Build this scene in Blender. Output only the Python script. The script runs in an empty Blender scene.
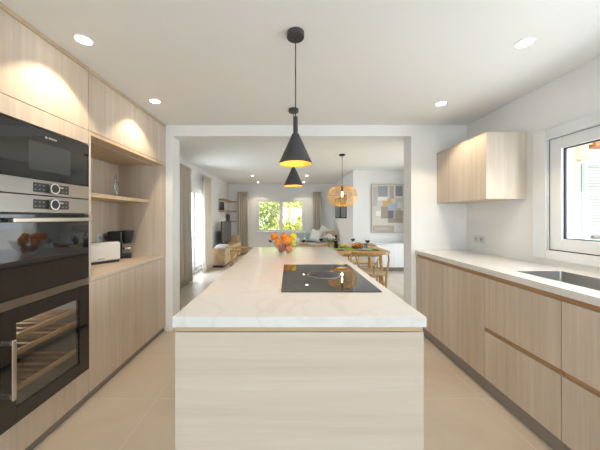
import bpy, bmesh, math, random
from mathutils import Vector, Matrix
random.seed(7)
PI = math.pi
S = bpy.context.scene
COL = S.collection

# ------------------------------------------------------------------ camera
cam = bpy.data.cameras.new('camera'); camo = bpy.data.objects.new('camera', cam); COL.objects.link(camo)
camo.location = (0, 0, 1.32); camo.rotation_euler = (PI/2, 0, 0)
cam.sensor_width = 36; cam.lens = 36*262/600; cam.shift_x = 11/600; cam.shift_y = -8/600
cam.clip_start = 0.02; cam.clip_end = 200
S.camera = camo

# ------------------------------------------------------------------ world, sun, exposure
W = bpy.data.worlds.new('world'); S.world = W; W.use_nodes = True
bg = W.node_tree.nodes['Background']
bg.inputs['Color'].default_value = (0.89, 0.94, 1.0, 1); bg.inputs['Strength'].default_value = 1.3
SUN = bpy.data.lights.new('sun', 'SUN'); SUN.energy = 3.2; SUN.angle = math.radians(1.0); SUN.color = (1, 0.93, 0.82)
so = bpy.data.objects.new('sun', SUN); COL.objects.link(so)
so.rotation_euler = Vector((0.10, 0.60, -0.80)).to_track_quat('-Z', 'Y').to_euler()
vs = S.view_settings
vs.view_transform = 'Standard'; vs.look = 'None'; vs.gamma = 1; vs.use_curve_mapping = False; vs.exposure = 1.1
SPOT_W = 14; LIV_SPOT_W = 13

def portal(loc, direction, sx, sy):
    l = bpy.data.lights.new('daylight_portal', 'AREA'); l.shape = 'RECTANGLE'; l.size = sx; l.size_y = sy
    l.cycles.is_portal = True
    o = bpy.data.objects.new('daylight_portal', l); COL.objects.link(o)
    o.location = loc; o.rotation_euler = Vector(direction).to_track_quat('-Z', 'Z' if abs(direction[2]) < .5 else 'Y').to_euler()
    return o
def daylight_fill(loc, direction, sx, sy, watts, col=(.97, .98, 1)):
    o = portal(loc, direction, sx, sy); o.name = 'daylight_fill'; o.data.cycles.is_portal = False
    o.data.energy = watts; o.data.color = col
# added fill lamps outside glazed openings; those behind and at right are invented
daylight_fill((0.0, -4.25, 1.15), (0, 1, 0), 1.5, 2.1, 50, (.74, .86, 1))
daylight_fill((2.42, .80, 1.52), (-1, 0, -.05), 1.9, .95, 43, (.78, .89, 1))   # added lamp at the kitchen window's invented near sash, beside the viewer
daylight_fill((3.30, 5.0, 1.15), (-1, 0, 0), 2.3, 2.1, 11, (.72, .86, 1))
daylight_fill((-2.75, 5.9, 1.1), (1, 0, 0), 1.9, 2.0, 54, (.68, .83, 1))  # added lamp past the patio door, kept off the visible sight line
portal((2.3, 1.45, 1.50), (-1, 0, 0), 1.3, 0.9)
portal((-2.4, 6.1, 1.0), (1, 0, 0), 1.6, 2.05)
portal((-0.3, 9.85, 1.36), (0, -1, 0), 1.75, 1.1)

# ------------------------------------------------------------------ helpers
class MB:
    def __init__(s): s.bm = bmesh.new()
    def _merge(s, t):
        me = bpy.data.meshes.new('t'); t.to_mesh(me); t.free(); s.bm.from_mesh(me); bpy.data.meshes.remove(me)
    def box(s, x0, x1, y0, y1, z0, z1, bev=0.0, rot=None, c=None, seg=2):
        t = bmesh.new(); bmesh.ops.create_cube(t, size=1)
        x0, x1 = min(x0,x1), max(x0,x1); y0, y1 = min(y0,y1), max(y0,y1); z0, z1 = min(z0,z1), max(z0,z1)
        for v in t.verts:
            v.co = Vector(((x0+x1)/2+v.co.x*(x1-x0), (y0+y1)/2+v.co.y*(y1-y0), (z0+z1)/2+v.co.z*(z1-z0)))
        if bev > 0:
            bev = min(bev, .45*min(x1-x0, y1-y0, z1-z0))
            bmesh.ops.bevel(t, geom=t.edges[:], offset=bev, segments=seg, affect='EDGES', profile=.5)
        if rot is not None:
            bmesh.ops.transform(t, matrix=Matrix.Translation(Vector(c)) @ rot @ Matrix.Translation(-Vector(c)), verts=t.verts[:])
        s._merge(t); return s
    def tube(s, pts, r, seg=12, closed=False, flat=1.0, cap=True):
        pts = [Vector(p) for p in pts]; n = len(pts)
        rs = r if isinstance(r, (list, tuple)) else [r]*n
        rings = []; prev = None
        for i, p in enumerate(pts):
            if closed: d = pts[(i+1) % n]-pts[i-1]
            else: d = pts[min(i+1, n-1)]-pts[max(i-1, 0)]
            d = d.normalized() if d.length > 1e-9 else Vector((0,0,1))
            if prev is None:
                a = Vector((0,0,1)) if abs(d.z) < .9 else Vector((1,0,0))
                u = d.cross(a).normalized()
            else:
                u = (prev - d*prev.dot(d))
                u = u.normalized() if u.length > 1e-6 else d.orthogonal().normalized()
            prev = u; w = d.cross(u)
            rings.append([s.bm.verts.new(p+u*math.cos(2*PI*k/seg)*rs[i]+w*math.sin(2*PI*k/seg)*rs[i]*flat) for k in range(seg)])
        m = n if closed else n-1
        for i in range(m):
            a, b = rings[i], rings[(i+1) % n]
            for k in range(seg): s.bm.faces.new((a[k], a[(k+1) % seg], b[(k+1) % seg], b[k]))
        if not closed and cap:
            s.bm.faces.new(rings[0][::-1]); s.bm.faces.new(rings[-1])
        return s
    def cyl(s, p0, p1, r0, r1=None, seg=24):
        r1 = r0 if r1 is None else r1
        return s.tube([p0, p1], [r0, r1], seg)
    def lathe(s, c, prof, seg=32, cap=False):
        c = Vector(c); rings = []
        for (r, z) in prof:
            if r < 1e-6: rings.append([s.bm.verts.new(c+Vector((0,0,z)))])
            else: rings.append([s.bm.verts.new(c+Vector((r*math.cos(2*PI*k/seg), r*math.sin(2*PI*k/seg), z))) for k in range(seg)])
        for a, b in zip(rings, rings[1:]):
            for k in range(seg):
                k2 = (k+1) % seg
                if len(a) == 1 and len(b) == 1: continue
                if len(a) == 1: s.bm.faces.new((a[0], b[k], b[k2]))
                elif len(b) == 1: s.bm.faces.new((a[k], b[0], a[k2]))
                else: s.bm.faces.new((a[k], b[k], b[k2], a[k2]))
        return s
    def ball(s, c, r, sc=(1,1,1), sub=3, noise=0):
        t = bmesh.new(); bmesh.ops.create_icosphere(t, subdivisions=sub, radius=r)
        for v in t.verts:
            k = 1+noise*(random.random()-.5)
            v.co = Vector((v.co.x*sc[0]*k, v.co.y*sc[1]*k, v.co.z*sc[2]*k))+Vector(c)
        s._merge(t); return s
    def quad(s, a, b, c, d):
        s.bm.faces.new([s.bm.verts.new(Vector(p)) for p in (a, b, c, d)]); return s
    def prism(s, pts, z0, z1):
        a = [s.bm.verts.new((p[0], p[1], z0)) for p in pts]; b = [s.bm.verts.new((p[0], p[1], z1)) for p in pts]
        n = len(pts); s.bm.faces.new(a[::-1]); s.bm.faces.new(b)
        for i in range(n): s.bm.faces.new((a[i], a[(i+1) % n], b[(i+1) % n], b[i]))
        return s

def part(name, mb, mat, parent=None, smooth=None, label=None, kind=None, fix=True):
    me = bpy.data.meshes.new(name)
    if fix: bmesh.ops.recalc_face_normals(mb.bm, faces=mb.bm.faces[:])
    mb.bm.to_mesh(me); mb.bm.free()
    o = bpy.data.objects.new(name, me); COL.objects.link(o)
    if mat: me.materials.append(mat)
    if parent is not None:
        top = parent; off = Vector(parent.location)
        while top.parent: top = top.parent; off = off + Vector(top.location)
        me.transform(Matrix.Translation(-off)); o.parent = parent
    if smooth:
        me.shade_smooth(); me.set_sharp_from_angle(angle=math.radians(smooth if smooth is not True else 40))
    if label: o['label'] = label
    if kind: o['kind'] = kind
    return o
def thing(name, label, cat, loc=(0,0,0), group=None, kind=None):
    o = bpy.data.objects.new(name, None); COL.objects.link(o); o.location = loc; o.empty_display_size = .05
    if label: o['label'] = label
    if cat: o['category'] = cat
    if group: o['group'] = group
    if kind: o['kind'] = kind
    return o
def tag(o, label, cat, group=None, kind=None):
    """one-mesh thing: origin moved to its base"""
    me = o.data
    xs = [v.co for v in me.vertices]
    c = Vector(((min(v.x for v in xs)+max(v.x for v in xs))/2, (min(v.y for v in xs)+max(v.y for v in xs))/2, min(v.z for v in xs)))
    me.transform(Matrix.Translation(-c)); o.location = c
    o['label'] = label; o['category'] = cat
    if group: o['group'] = group
    if kind: o['kind'] = kind
    return o
def struct(name, mb, mat, parent=None, smooth=None):
    o = part(name, mb, mat, parent, smooth)
    if parent is None: o['kind'] = 'structure'
    return o
def children(o): return [c for c in bpy.data.objects if c.parent == o]
def dup(root, loc, rz, label=None, scale=None):
    r = root.copy(); COL.objects.link(r); r.location = loc; r.rotation_euler = (0, 0, rz)
    if scale: r.scale = scale
    if label: r['label'] = label
    for ch in children(root):
        c = ch.copy(); COL.objects.link(c); c.parent = r
        for g in children(ch):
            d = g.copy(); COL.objects.link(d); d.parent = c
    return r
def text_mesh(name, body, size, mat, parent, mtx, depth=.0006, spacing=1.0, label=None):
    cu = bpy.data.curves.new('t', 'FONT'); cu.body = body; cu.size = size; cu.extrude = depth; cu.align_x = 'CENTER'; cu.align_y = 'CENTER'
    cu.space_character = spacing; cu.offset = size*.02
    to = bpy.data.objects.new('t', cu); COL.objects.link(to)
    dg = bpy.context.evaluated_depsgraph_get(); me = bpy.data.meshes.new_from_object(to.evaluated_get(dg))
    bpy.data.objects.remove(to)
    off = Vector(parent.location); p = parent
    while p.parent: p = p.parent; off = off+Vector(p.location)
    me.transform(Matrix.Translation(-off) @ mtx); me.materials.clear(); me.materials.append(mat)
    o = bpy.data.objects.new(name, me); COL.objects.link(o); o.parent = parent
    if label: o['label'] = label
    return o

# ------------------------------------------------------------------ materials
def newmat(name):
    m = bpy.data.materials.new(name); m.use_nodes = True
    nt = m.node_tree; b = nt.nodes['Principled BSDF']; return m, nt, b
def srgb(r, g, b):
    f = lambda c: (c/255/12.92 if c <= 10 else ((c/255+.055)/1.055)**2.4)
    return (f(r), f(g), f(b), 1)
def plain(name, col, rough=.5, metal=0, noise=.04, nscale=8, bump=0, bscale=60, spec=.5, coat=0):
    m, nt, b = newmat(name)
    tc = nt.nodes.new('ShaderNodeTexCoord'); n = nt.nodes.new('ShaderNodeTexNoise')
    n.inputs['Scale'].default_value = nscale; n.inputs['Detail'].default_value = 3
    nt.links.new(tc.outputs['Object'], n.inputs['Vector'])
    mx = nt.nodes.new('ShaderNodeMix'); mx.data_type = 'RGBA'
    c = Vector(col[:3])
    mx.inputs['A'].default_value = (*(c*(1-noise)), 1); mx.inputs['B'].default_value = (*[min(1, v) for v in c*(1+noise)], 1)
    nt.links.new(n.outputs['Fac'], mx.inputs['Factor']); nt.links.new(mx.outputs['Result'], b.inputs['Base Color'])
    b.inputs['Roughness'].default_value = rough; b.inputs['Metallic'].default_value = metal
    b.inputs['Specular IOR Level'].default_value = spec; b.inputs['Coat Weight'].default_value = coat
    if bump:
        n2 = nt.nodes.new('ShaderNodeTexNoise'); n2.inputs['Scale'].default_value = bscale; n2.inputs['Detail'].default_value = 4
        nt.links.new(tc.outputs['Object'], n2.inputs['Vector'])
        bp = nt.nodes.new('ShaderNodeBump'); bp.inputs['Strength'].default_value = bump; bp.inputs['Distance'].default_value = .01
        nt.links.new(n2.outputs['Fac'], bp.inputs['Height']); nt.links.new(bp.outputs['Normal'], b.inputs['Normal'])
    return m
def wood(name, c1, c2, axis='z', rough=.5, fine=1.0, contrast=1.0):
    """veneer; grain runs along axis"""
    m, nt, b = newmat(name); N = nt.nodes.new; L = nt.links.new
    tc = N('ShaderNodeTexCoord'); oi = N('ShaderNodeObjectInfo')
    add = N('ShaderNodeVectorMath'); add.operation = 'ADD'
    mul = N('ShaderNodeMath'); mul.operation = 'MULTIPLY'; mul.inputs[1].default_value = 37
    L(oi.outputs['Random'], mul.inputs[0]); L(tc.outputs['Object'], add.inputs[0]); L(mul.outputs[0], add.inputs[1])
    def st(a, l):
        mp = N('ShaderNodeMapping'); s = [a, a, a]; s['xyz'.index(axis)] = l; mp.inputs['Scale'].default_value = s
        L(add.outputs[0], mp.inputs['Vector']); return mp.outputs[0]
    n1 = N('ShaderNodeTexNoise'); n1.inputs['Scale'].default_value = 1; n1.inputs['Detail'].default_value = 5; n1.inputs['Roughness'].default_value = .6
    L(st(22*fine, .7*fine), n1.inputs['Vector'])
    n2 = N('ShaderNodeTexNoise'); n2.inputs['Scale'].default_value = 1; n2.inputs['Detail'].default_value = 4; n2.inputs['Roughness'].default_value = .7
    L(st(130*fine, 3*fine), n2.inputs['Vector'])
    n3 = N('ShaderNodeTexNoise'); n3.inputs['Scale'].default_value = 1; n3.inputs['Detail'].default_value = 1
    L(st(5*fine, .25*fine), n3.inputs['Vector'])
    a = N('ShaderNodeMath'); a.operation = 'MULTIPLY_ADD'; a.inputs[1].default_value = .55; L(n1.outputs['Fac'], a.inputs[0])
    a2 = N('ShaderNodeMath'); a2.operation = 'MULTIPLY_ADD'; a2.inputs[1].default_value = .30; L(n2.outputs['Fac'], a2.inputs[0])
    a3 = N('ShaderNodeMath'); a3.operation = 'MULTIPLY'; a3.inputs[1].default_value = .25; L(n3.outputs['Fac'], a3.inputs[0])
    L(a3.outputs[0], a2.inputs[2]); L(a2.outputs[0], a.inputs[2])
    mr = N('ShaderNodeMapRange'); mr.inputs['From Min'].default_value = .55-.13/contrast; mr.inputs['From Max'].default_value = .55+.13/contrast
    L(a.outputs[0], mr.inputs['Value'])
    mx = N('ShaderNodeMix'); mx.data_type = 'RGBA'; mx.inputs['A'].default_value = c1; mx.inputs['B'].default_value = c2
    L(mr.outputs[0], mx.inputs['Factor']); L(mx.outputs['Result'], b.inputs['Base Color'])
    b.inputs['Roughness'].default_value = rough; b.inputs['Specular IOR Level'].default_value = .35
    bp = N('ShaderNodeBump'); bp.inputs['Strength'].default_value = .08; bp.inputs['Distance'].default_value = .003
    L(n2.outputs['Fac'], bp.inputs['Height']); L(bp.outputs['Normal'], b.inputs['Normal'])
    return m
def glass(name, tint=(1,1,1,1), refl=.08, rough=0.0):
    m, nt, b = newmat(name); nt.nodes.remove(b); N = nt.nodes.new; L = nt.links.new
    out = nt.nodes['Material Output']; tr = N('ShaderNodeBsdfTransparent'); gl = N('ShaderNodeBsdfGlossy'); mx = N('ShaderNodeMixShader')
    tr.inputs['Color'].default_value = tint; gl.inputs['Roughness'].default_value = rough
    lw = N('ShaderNodeLayerWeight'); lw.inputs['Blend'].default_value = .5
    pw = N('ShaderNodeMath'); pw.operation = 'POWER'; pw.inputs[1].default_value = 4.5; L(lw.outputs['Facing'], pw.inputs[0])
    ml = N('ShaderNodeMath'); ml.operation = 'MULTIPLY_ADD'; ml.inputs[1].default_value = .6; ml.inputs[2].default_value = refl; ml.use_clamp = True
    L(pw.outputs[0], ml.inputs[0]); L(ml.outputs[0], mx.inputs[0])
    L(tr.outputs[0], mx.inputs[1]); L(gl.outputs[0], mx.inputs[2]); L(mx.outputs[0], out.inputs['Surface'])
    return m
def emis(name, col, st):
    m, nt, b = newmat(name)
    b.inputs['Base Color'].default_value = col; b.inputs['Emission Color'].default_value = col; b.inputs['Emission Strength'].default_value = st
    return m
def steel(name, col, rough=.3, axis='x'):
    m, nt, b = newmat(name); N = nt.nodes.new; L = nt.links.new
    tc = N('ShaderNodeTexCoord'); mp = N('ShaderNodeMapping'); s = [500, 500, 500]; s['xyz'.index(axis)] = 4; mp.inputs['Scale'].default_value = s
    n = N('ShaderNodeTexNoise'); n.inputs['Scale'].default_value = 1; n.inputs['Detail'].default_value = 2
    L(tc.outputs['Object'], mp.inputs['Vector']); L(mp.outputs[0], n.inputs['Vector'])
    mr = N('ShaderNodeMapRange'); mr.inputs['To Min'].default_value = rough*.8; mr.inputs['To Max'].default_value = rough*1.25
    L(n.outputs['Fac'], mr.inputs['Value']); L(mr.outputs[0], b.inputs['Roughness'])
    b.inputs['Base Color'].default_value = col; b.inputs['Metallic'].default_value = 1
    return m
def tiles(name, c1, c2, grout):
    m, nt, b = newmat(name); N = nt.nodes.new; L = nt.links.new
    tc = N('ShaderNodeTexCoord'); mp = N('ShaderNodeMapping'); mp.inputs['Location'].default_value = (.96+1.18*10, -1.905+.58*10, 0)
    L(tc.outputs['Object'], mp.inputs['Vector'])
    br = N('ShaderNodeTexBrick'); br.offset = 0; br.squash = 1
    for k, v in (('Scale', 1), ('Mortar Size', .0028), ('Mortar Smooth', .2), ('Bias', 0), ('Brick Width', 1.18), ('Row Height', .58)): br.inputs[k].default_value = v
    br.inputs['Color1'].default_value = (.45,.45,.45,1); br.inputs['Color2'].default_value = (.55,.55,.55,1); br.inputs['Mortar'].default_value = (.5,.5,.5,1)
    L(mp.outputs[0], br.inputs['Vector'])
    n = N('ShaderNodeTexNoise'); n.inputs['Scale'].default_value = 1.6; n.inputs['Detail'].default_value = 7; n.inputs['Roughness'].default_value = .6; n.inputs['Distortion'].default_value = .6
    L(tc.outputs['Object'], n.inputs['Vector'])
    ad = N('ShaderNodeMath'); ad.operation = 'MULTIPLY_ADD'; ad.inputs[1].default_value = 1.0
    sb = N('ShaderNodeMath'); sb.operation = 'MULTIPLY_ADD'; sb.inputs[1].default_value = .8; sb.inputs[2].default_value = -.4
    L(br.outputs['Color'], sb.inputs[0]); L(n.outputs['Fac'], ad.inputs[0]); L(sb.outputs[0], ad.inputs[2])
    mr = N('ShaderNodeMapRange'); mr.inputs['From Min'].default_value = .3; mr.inputs['From Max'].default_value = .7; L(ad.outputs[0], mr.inputs['Value'])
    mx = N('ShaderNodeMix'); mx.data_type = 'RGBA'; mx.inputs['A'].default_value = c1; mx.inputs['B'].default_value = c2; L(mr.outputs[0], mx.inputs['Factor'])
    m2 = N('ShaderNodeMix'); m2.data_type = 'RGBA'; m2.inputs['B'].default_value = grout; L(mx.outputs['Result'], m2.inputs['A']); L(br.outputs['Fac'], m2.inputs['Factor'])
    L(m2.outputs['Result'], b.inputs['Base Color']); b.inputs['Roughness'].default_value = .33
    bp = N('ShaderNodeBump'); bp.inputs['Strength'].default_value = .3; bp.inputs['Distance'].default_value = .002; bp.invert = True
    L(br.outputs['Fac'], bp.inputs['Height']); L(bp.outputs['Normal'], b.inputs['Normal'])
    return m
def quartz(name):
    m, nt, b = newmat(name); N = nt.nodes.new; L = nt.links.new
    tc = N('ShaderNodeTexCoord')
    n = N('ShaderNodeTexNoise'); n.inputs['Scale'].default_value = 2.2; n.inputs['Detail'].default_value = 6; n.inputs['Distortion'].default_value = 1.6
    L(tc.outputs['Object'], n.inputs['Vector'])
    r = N('ShaderNodeValToRGB'); e = r.color_ramp.elements
    e[0].position = .46; e[0].color = (.80,.78,.755,1); e[1].position = .54; e[1].color = (.80,.78,.755,1)
    x = e.new(.5); x.color = (.755,.73,.70,1)
    L(n.outputs['Fac'], r.inputs[0]); L(r.outputs[0], b.inputs['Base Color'])
    b.inputs['Roughness'].default_value = .09; b.inputs['Specular IOR Level'].default_value = .5
    return m
def foliage(name, c1, c2):
    m, nt, b = newmat(name); N = nt.nodes.new; L = nt.links.new
    g = N('ShaderNodeNewGeometry'); mx = N('ShaderNodeMix'); mx.data_type = 'RGBA'
    mx.inputs['A'].default_value = c1; mx.inputs['B'].default_value = c2
    L(g.outputs['Random Per Island'], mx.inputs['Factor']); L(mx.outputs['Result'], b.inputs['Base Color'])
    b.inputs['Roughness'].default_value = .5
    return m

OAK1, OAK2 = srgb(194, 177, 158), srgb(218, 205, 189)
M = dict(
    oak=wood('oak_veneer', OAK1, OAK2, 'z', contrast=.8),
    oak_h=wood('oak_veneer_horizontal', srgb(204,188,170), srgb(219,206,191), 'x', contrast=.8),
    oak_edge=wood('oak_channel', srgb(165,125,85), srgb(190,150,108), 'y', rough=.5),
    oak_edge_x=wood('oak_channel_cross', srgb(195,170,138), srgb(215,192,162), 'x', rough=.5),
    oak_dark=wood('light_oak_table', srgb(196,150,92), srgb(224,184,128), 'x', rough=.45),
    oak_leg=wood('chair_oak', srgb(192,145,86), srgb(222,180,120), 'z', rough=.45),
    shelfoak=wood('shelf_oak', srgb(170,128,80), srgb(200,160,108), 'y', rough=.5),
    tvoak=wood('television_unit_oak', srgb(176,142,108), srgb(206,176,142), 'y', rough=.5),
    wall=plain('wall_paint', (.85,.85,.84), .85, noise=.01, bump=.03, bscale=180),
    wall_l=plain('living_wall_paint', (.85,.85,.85), .85, noise=.01, bump=.03, bscale=180),
    ceil=plain('ceiling_paint', (.86,.86,.85), .9, noise=.008),
    white=plain('white_lacquer', (.80,.80,.80), .3, noise=.005),
    upvc=plain('white_window_frame', (.78,.79,.80), .3, noise=.005),
    floor=tiles('stone_tiles', srgb(196,182,165), srgb(212,200,184), srgb(216,208,196)),
    quartz=quartz('white_quartz'),
    plinth=plain('grey_plinth', srgb(140,132,124), .4),
    blackg=plain('black_glass', (.012,.012,.013), .03, noise=0, spec=.9),
    hobg=plain('hob_glass', (.012,.013,.014), .025, noise=0, spec=.9),
    black=plain('black_metal', (.022,.022,.024), .42),
    blackp=plain('black_plastic', (.018,.018,.02), .3),
    screen=plain('microwave_screen', (.045,.047,.05), .12, noise=.02, spec=.8),
    gasket=plain('dark_gasket', (.03,.03,.045), .6),
    steel=steel('brushed_steel', (.31,.29,.26,1), .3, 'y'),
    steel_x=steel('brushed_steel_sink', (.42,.41,.39,1), .35, 'y'),
    steelh=steel('handle_steel', (.52,.47,.40,1), .28, 'y'),
    chrome=plain('satin_chrome', (.75,.73,.70), .2, 1),
    well=plain('socket_well', (.42,.42,.42), .4),
    ring=plain('ring_grey', (.22,.22,.23), .4, .2),
    discm=plain('dark_blue_metal', (.035,.045,.075), .5, .3),
    shade=plain('charcoal_shade', (.05,.05,.052), .45),
    gold=plain('gold_leaf', (.85,.48,.10), .35, .7, noise=.08, nscale=30),
    glass=glass('clear_glass', (1,1,1,1), .05),
    pane=glass('window_glass', (.99,1,.99,1), .04),
    cooler=glass('cooler_glass', (.80,.79,.77,1), .13),
    toast=plain('cream_enamel', (.76,.75,.72), .25),
    curtain=plain('linen', srgb(228,220,206), .9, noise=.06, nscale=30, bump=.1, bscale=200),
    tv=plain('television_screen', (.10,.105,.115), .3),
    tvb=plain('television_casing', (.015,.015,.016), .4),
    rattan=plain('rattan', srgb(218,178,104), .55, noise=.12, nscale=40),
    cord=plain('paper_cord', srgb(214,196,160), .8, noise=.1, nscale=60, bump=.3, bscale=120),
    runner=plain('green_cloth', srgb(168,184,96), .9, noise=.06, nscale=40),
    plate=plain('grey_plate', srgb(196,190,184), .3),
    cutl=plain('dark_napkin', (.05,.05,.055), .5),
    wine=plain('red_wine', (.03,.004,.008), .08),
    water=glass('blue_glass', (.75,.86,.92,1), .05),
    bottle=plain('bottle_glass', (.012,.018,.012), .08),
    foil=plain('bottle_foil', (.35,.33,.28), .35, .6),
    bread=plain('bread_crust', srgb(196,108,40), .6, noise=.3, nscale=30, bump=.4, bscale=80),
    basket=plain('wicker', srgb(150,96,50), .7, noise=.2, nscale=60),
    petal=plain('white_petals', (.82,.82,.76), .7),
    stem=plain('stem_green', (.10,.25,.05), .6, noise=.2, nscale=40),
    orange=plain('orange_peel', (.90,.28,.01), .42, noise=.08, nscale=20, bump=.25, bscale=260),
    lemon=plain('yellow_peel', (.88,.68,.02), .4, noise=.05, nscale=20, bump=.1, bscale=200),
    pear=plain('yellow_green_peel', (.68,.68,.06), .4, noise=.1, nscale=25),
    plum=plain('red_skin', (.42,.09,.10), .3, noise=.3, nscale=30),
    calyx=plain('stalk_brown', (.05,.035,.015), .7),
    socket=plain('socket_plastic', (.72,.72,.72), .35),
    sofa=plain('pale_sofa_fabric', srgb(190,198,202), .95, noise=.05, nscale=50, bump=.1),
    cushw=plain('white_cushion', srgb(222,222,226), .95, noise=.03, bump=.1),
    cusht=plain('teal_cushion', srgb(150,178,176), .95, noise=.05, bump=.1),
    cushb=plain('beige_cushion', srgb(176,150,124), .95, noise=.1, bump=.1),
    pic=plain('dark_print', (.02,.025,.04), .25, noise=.4, nscale=20),
    picb=plain('blue_print', (.03,.06,.13), .25, noise=.4, nscale=20),
    art=plain('canvas_base', srgb(212,208,200), .7, noise=.06, nscale=5),
    art1=plain('paint_grey_blue', srgb(160,162,172), .7, noise=.12, nscale=9),
    art2=plain('paint_slate', srgb(136,138,146), .7, noise=.2, nscale=12),
    art3=plain('paint_taupe', srgb(164,154,140), .7, noise=.18, nscale=14),
    art4=plain('paint_ochre', srgb(218,176,112), .7, noise=.15, nscale=16),
    art5=plain('paint_white', srgb(238,236,230), .7, noise=.03),
    art6=plain('paint_stone', srgb(184,174,160), .7, noise=.14, nscale=10),
    art7=plain('paint_pale_blue', srgb(176,184,198), .7, noise=.1, nscale=20),
    art8=plain('paint_dark_slate', srgb(116,118,126), .7, noise=.3, nscale=20),
    art9=plain('paint_pale_stone', srgb(196,192,184), .7, noise=.08, nscale=20),
    leafA=foliage('leaves_light', srgb(150,165,70), srgb(236,236,150)),
    leafB=foliage('leaves_mid', srgb(95,130,60), srgb(215,222,140)),
    bark=plain('bark', srgb(110,85,62), .9, noise=.2, nscale=14),
    ext=plain('render_white', (.45,.45,.44), .9),
    cream=plain('cream_post', srgb(178,164,136), .8),
    beam=plain('terracotta_beam', srgb(160,104,66), .7),
    louvre=plain('pale_green_shutter', srgb(168,190,180), .6),
    terrace=plain('terrace_stone', srgb(196,188,174), .8, noise=.08, nscale=2),
    lens=emis('lit_lens', (1,.93,.82,1), 9),
    bulb=emis('lit_bulb', (1,.72,.36,1), 9),
    bulb2=emis('lit_bulb_pendant', (1,.75,.45,1), 6),
    mark=plain('pale_print', (.7,.7,.7), .4),
    dim=plain('grey_print', (.25,.25,.26), .4),
    ledr=plain('aluminium_rail', (.6,.6,.58), .3, .8),
)

_nt = M['curtain'].node_tree; _b = _nt.nodes['Principled BSDF']; _t = _nt.nodes.new('ShaderNodeBsdfTranslucent'); _m = _nt.nodes.new('ShaderNodeMixShader')
_t.inputs['Color'].default_value = srgb(222,212,196); _m.inputs[0].default_value = .3
_nt.links.new(_b.outputs[0], _m.inputs[1]); _nt.links.new(_t.outputs[0], _m.inputs[2]); _nt.links.new(_m.outputs[0], _nt.nodes['Material Output'].inputs['Surface'])

# ------------------------------------------------------------------ room shell
struct('floor', MB().box(-2.45, 3.16, -4.2, 9.75, -.12, 0), M['floor'])
KC, LC = 2.39, 2.52
struct('ceiling', MB().box(-2.2, 2.3, -4.2, 3.25, KC, KC+.2).box(-2.4, 3.16, 3.25, 9.8, LC, LC+.2).box(-2.4, 3.16, 3.2, 3.25, KC+.0, LC+.2), M['ceil'])
# kitchen walls
struct('wall_left', MB().box(-2.18, -1.98, -4.2, 3.05, 0, KC), M['wall'])
wd0, wd1, wz0, wz1 = -.35, 2.098, 1.056, 1.937
struct('wall_right', MB().box(2.07, 2.27, -4.2, wd0, 0, KC).box(2.07, 2.27, wd1, 3.05, 0, KC).box(2.07, 2.27, wd0, wd1, 0, wz0).box(2.07, 2.27, wd0, wd1, wz1, KC), M['wall'])
struct('wall_back', MB().box(-1.98, -.8, -4.2, -4.0, 0, KC).box(.8, 2.07, -4.2, -4.0, 0, KC).box(-.8, .8, -4.2, -4.0, 2.25, KC), M['wall'])
struct('wall_partition', MB().box(-2.38, -1.355, 3.05, 3.25, 0, LC-.13).box(1.424, 3.02, 3.05, 3.25, 0, LC-.13).box(-1.355, 1.424, 3.05, 3.25, 2.262, LC-.13), M['wall'])
# living room walls
pd0, pd1, pz = 5.35, 6.95, 2.02
struct('wall_living_left', MB().box(-2.37, -2.17, 3.25, pd0, 0, LC).box(-2.37, -2.17, pd1, 9.5, 0, LC).box(-2.37, -2.17, pd0, pd1, pz, LC), M['wall_l'])
fx0, fx1, fz0, fz1 = -1.14, .53, .80, 1.93
struct('wall_front', MB().box(-2.37, fx0, 9.5, 9.7, 0, LC).box(fx1, 1.64, 9.5, 9.7, 0, LC).box(fx0, fx1, 9.5, 9.7, 0, fz0).box(fx0, fx1, 9.5, 9.7, fz1, LC), M['wall_l'])
struct('wall_corner', MB().box(1.64, 3.02, 6.7, 9.7, 0, LC), M['wall_l'])
struct('wall_living_right', MB().box(3.02, 3.16, 3.05, 3.8, 0, LC).box(3.02, 3.16, 6.2, 9.7, 0, LC).box(3.02, 3.16, 3.8, 6.2, 2.25, LC), M['wall_l'])
# cladding casing of the kitchen window
w1 = thing('window_1', None, None, (2.07, (wd0+wd1)/2, wz0), kind='structure')
cs = MB()
cs.box(2.052, 2.07, wd1, wd1+.112, .985, 2.02, .003).box(2.052, 2.07, wd0-.112, wd0, .985, 2.02, .003)
cs.box(2.052, 2.07, wd0, wd1, wz1, 2.02, .003).box(2.052, 2.07, wd0, wd1, .985, wz0, .003)
part('window_casing', cs, M['upvc'], w1)
def frame_rect(mb, ax, p0, p1, a0, a1, z0, z1, w, bev=.004):
    """rectangular frame; ax 'x' means plane faces x (p = x range, a = y range)"""
    def bx(a, b, c, d):
        if ax == 'x': mb.box(p0, p1, a, b, c, d, bev)
        else: mb.box(a, b, p0, p1, c, d, bev)
    bx(a0, a0+w, z0, z1); bx(a1-w, a1, z0, z1); bx(a0+w, a1-w, z0, z0+w); bx(a0+w, a1-w, z1-w, z1)
    return mb
g = MB(); frame_rect(g, 'x', 2.085, 2.15, wd0, wd1, wz0, wz1, .012, 0)
part('gasket', g, M['gasket'], w1)
wm = .87  # the sash nearer the viewer is unseen, added to bring in light
for a, b_ in ((wd0, wm), (wm, wd1)):
    f = MB(); frame_rect(f, 'x', 2.078, 2.14, a+.010, b_-.010, wz0+.008, wz1-.004, .088)
    part('window_frame', f, M['upvc'], w1)
    g = MB(); frame_rect(g, 'x', 2.096, 2.112, a+.097, b_-.097, wz0+.093, wz1-.09, .010, 0)
    part('gasket', g, M['gasket'], w1)
    part('pane', MB().box(2.105, 2.109, a+.1, b_-.1, wz0+.1, wz1-.09), M['pane'], w1)
part('window_sill', MB().box(2.14, 2.33, wd0, wd1, wz0-.02, wz0+.008), M['upvc'], w1)
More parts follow.
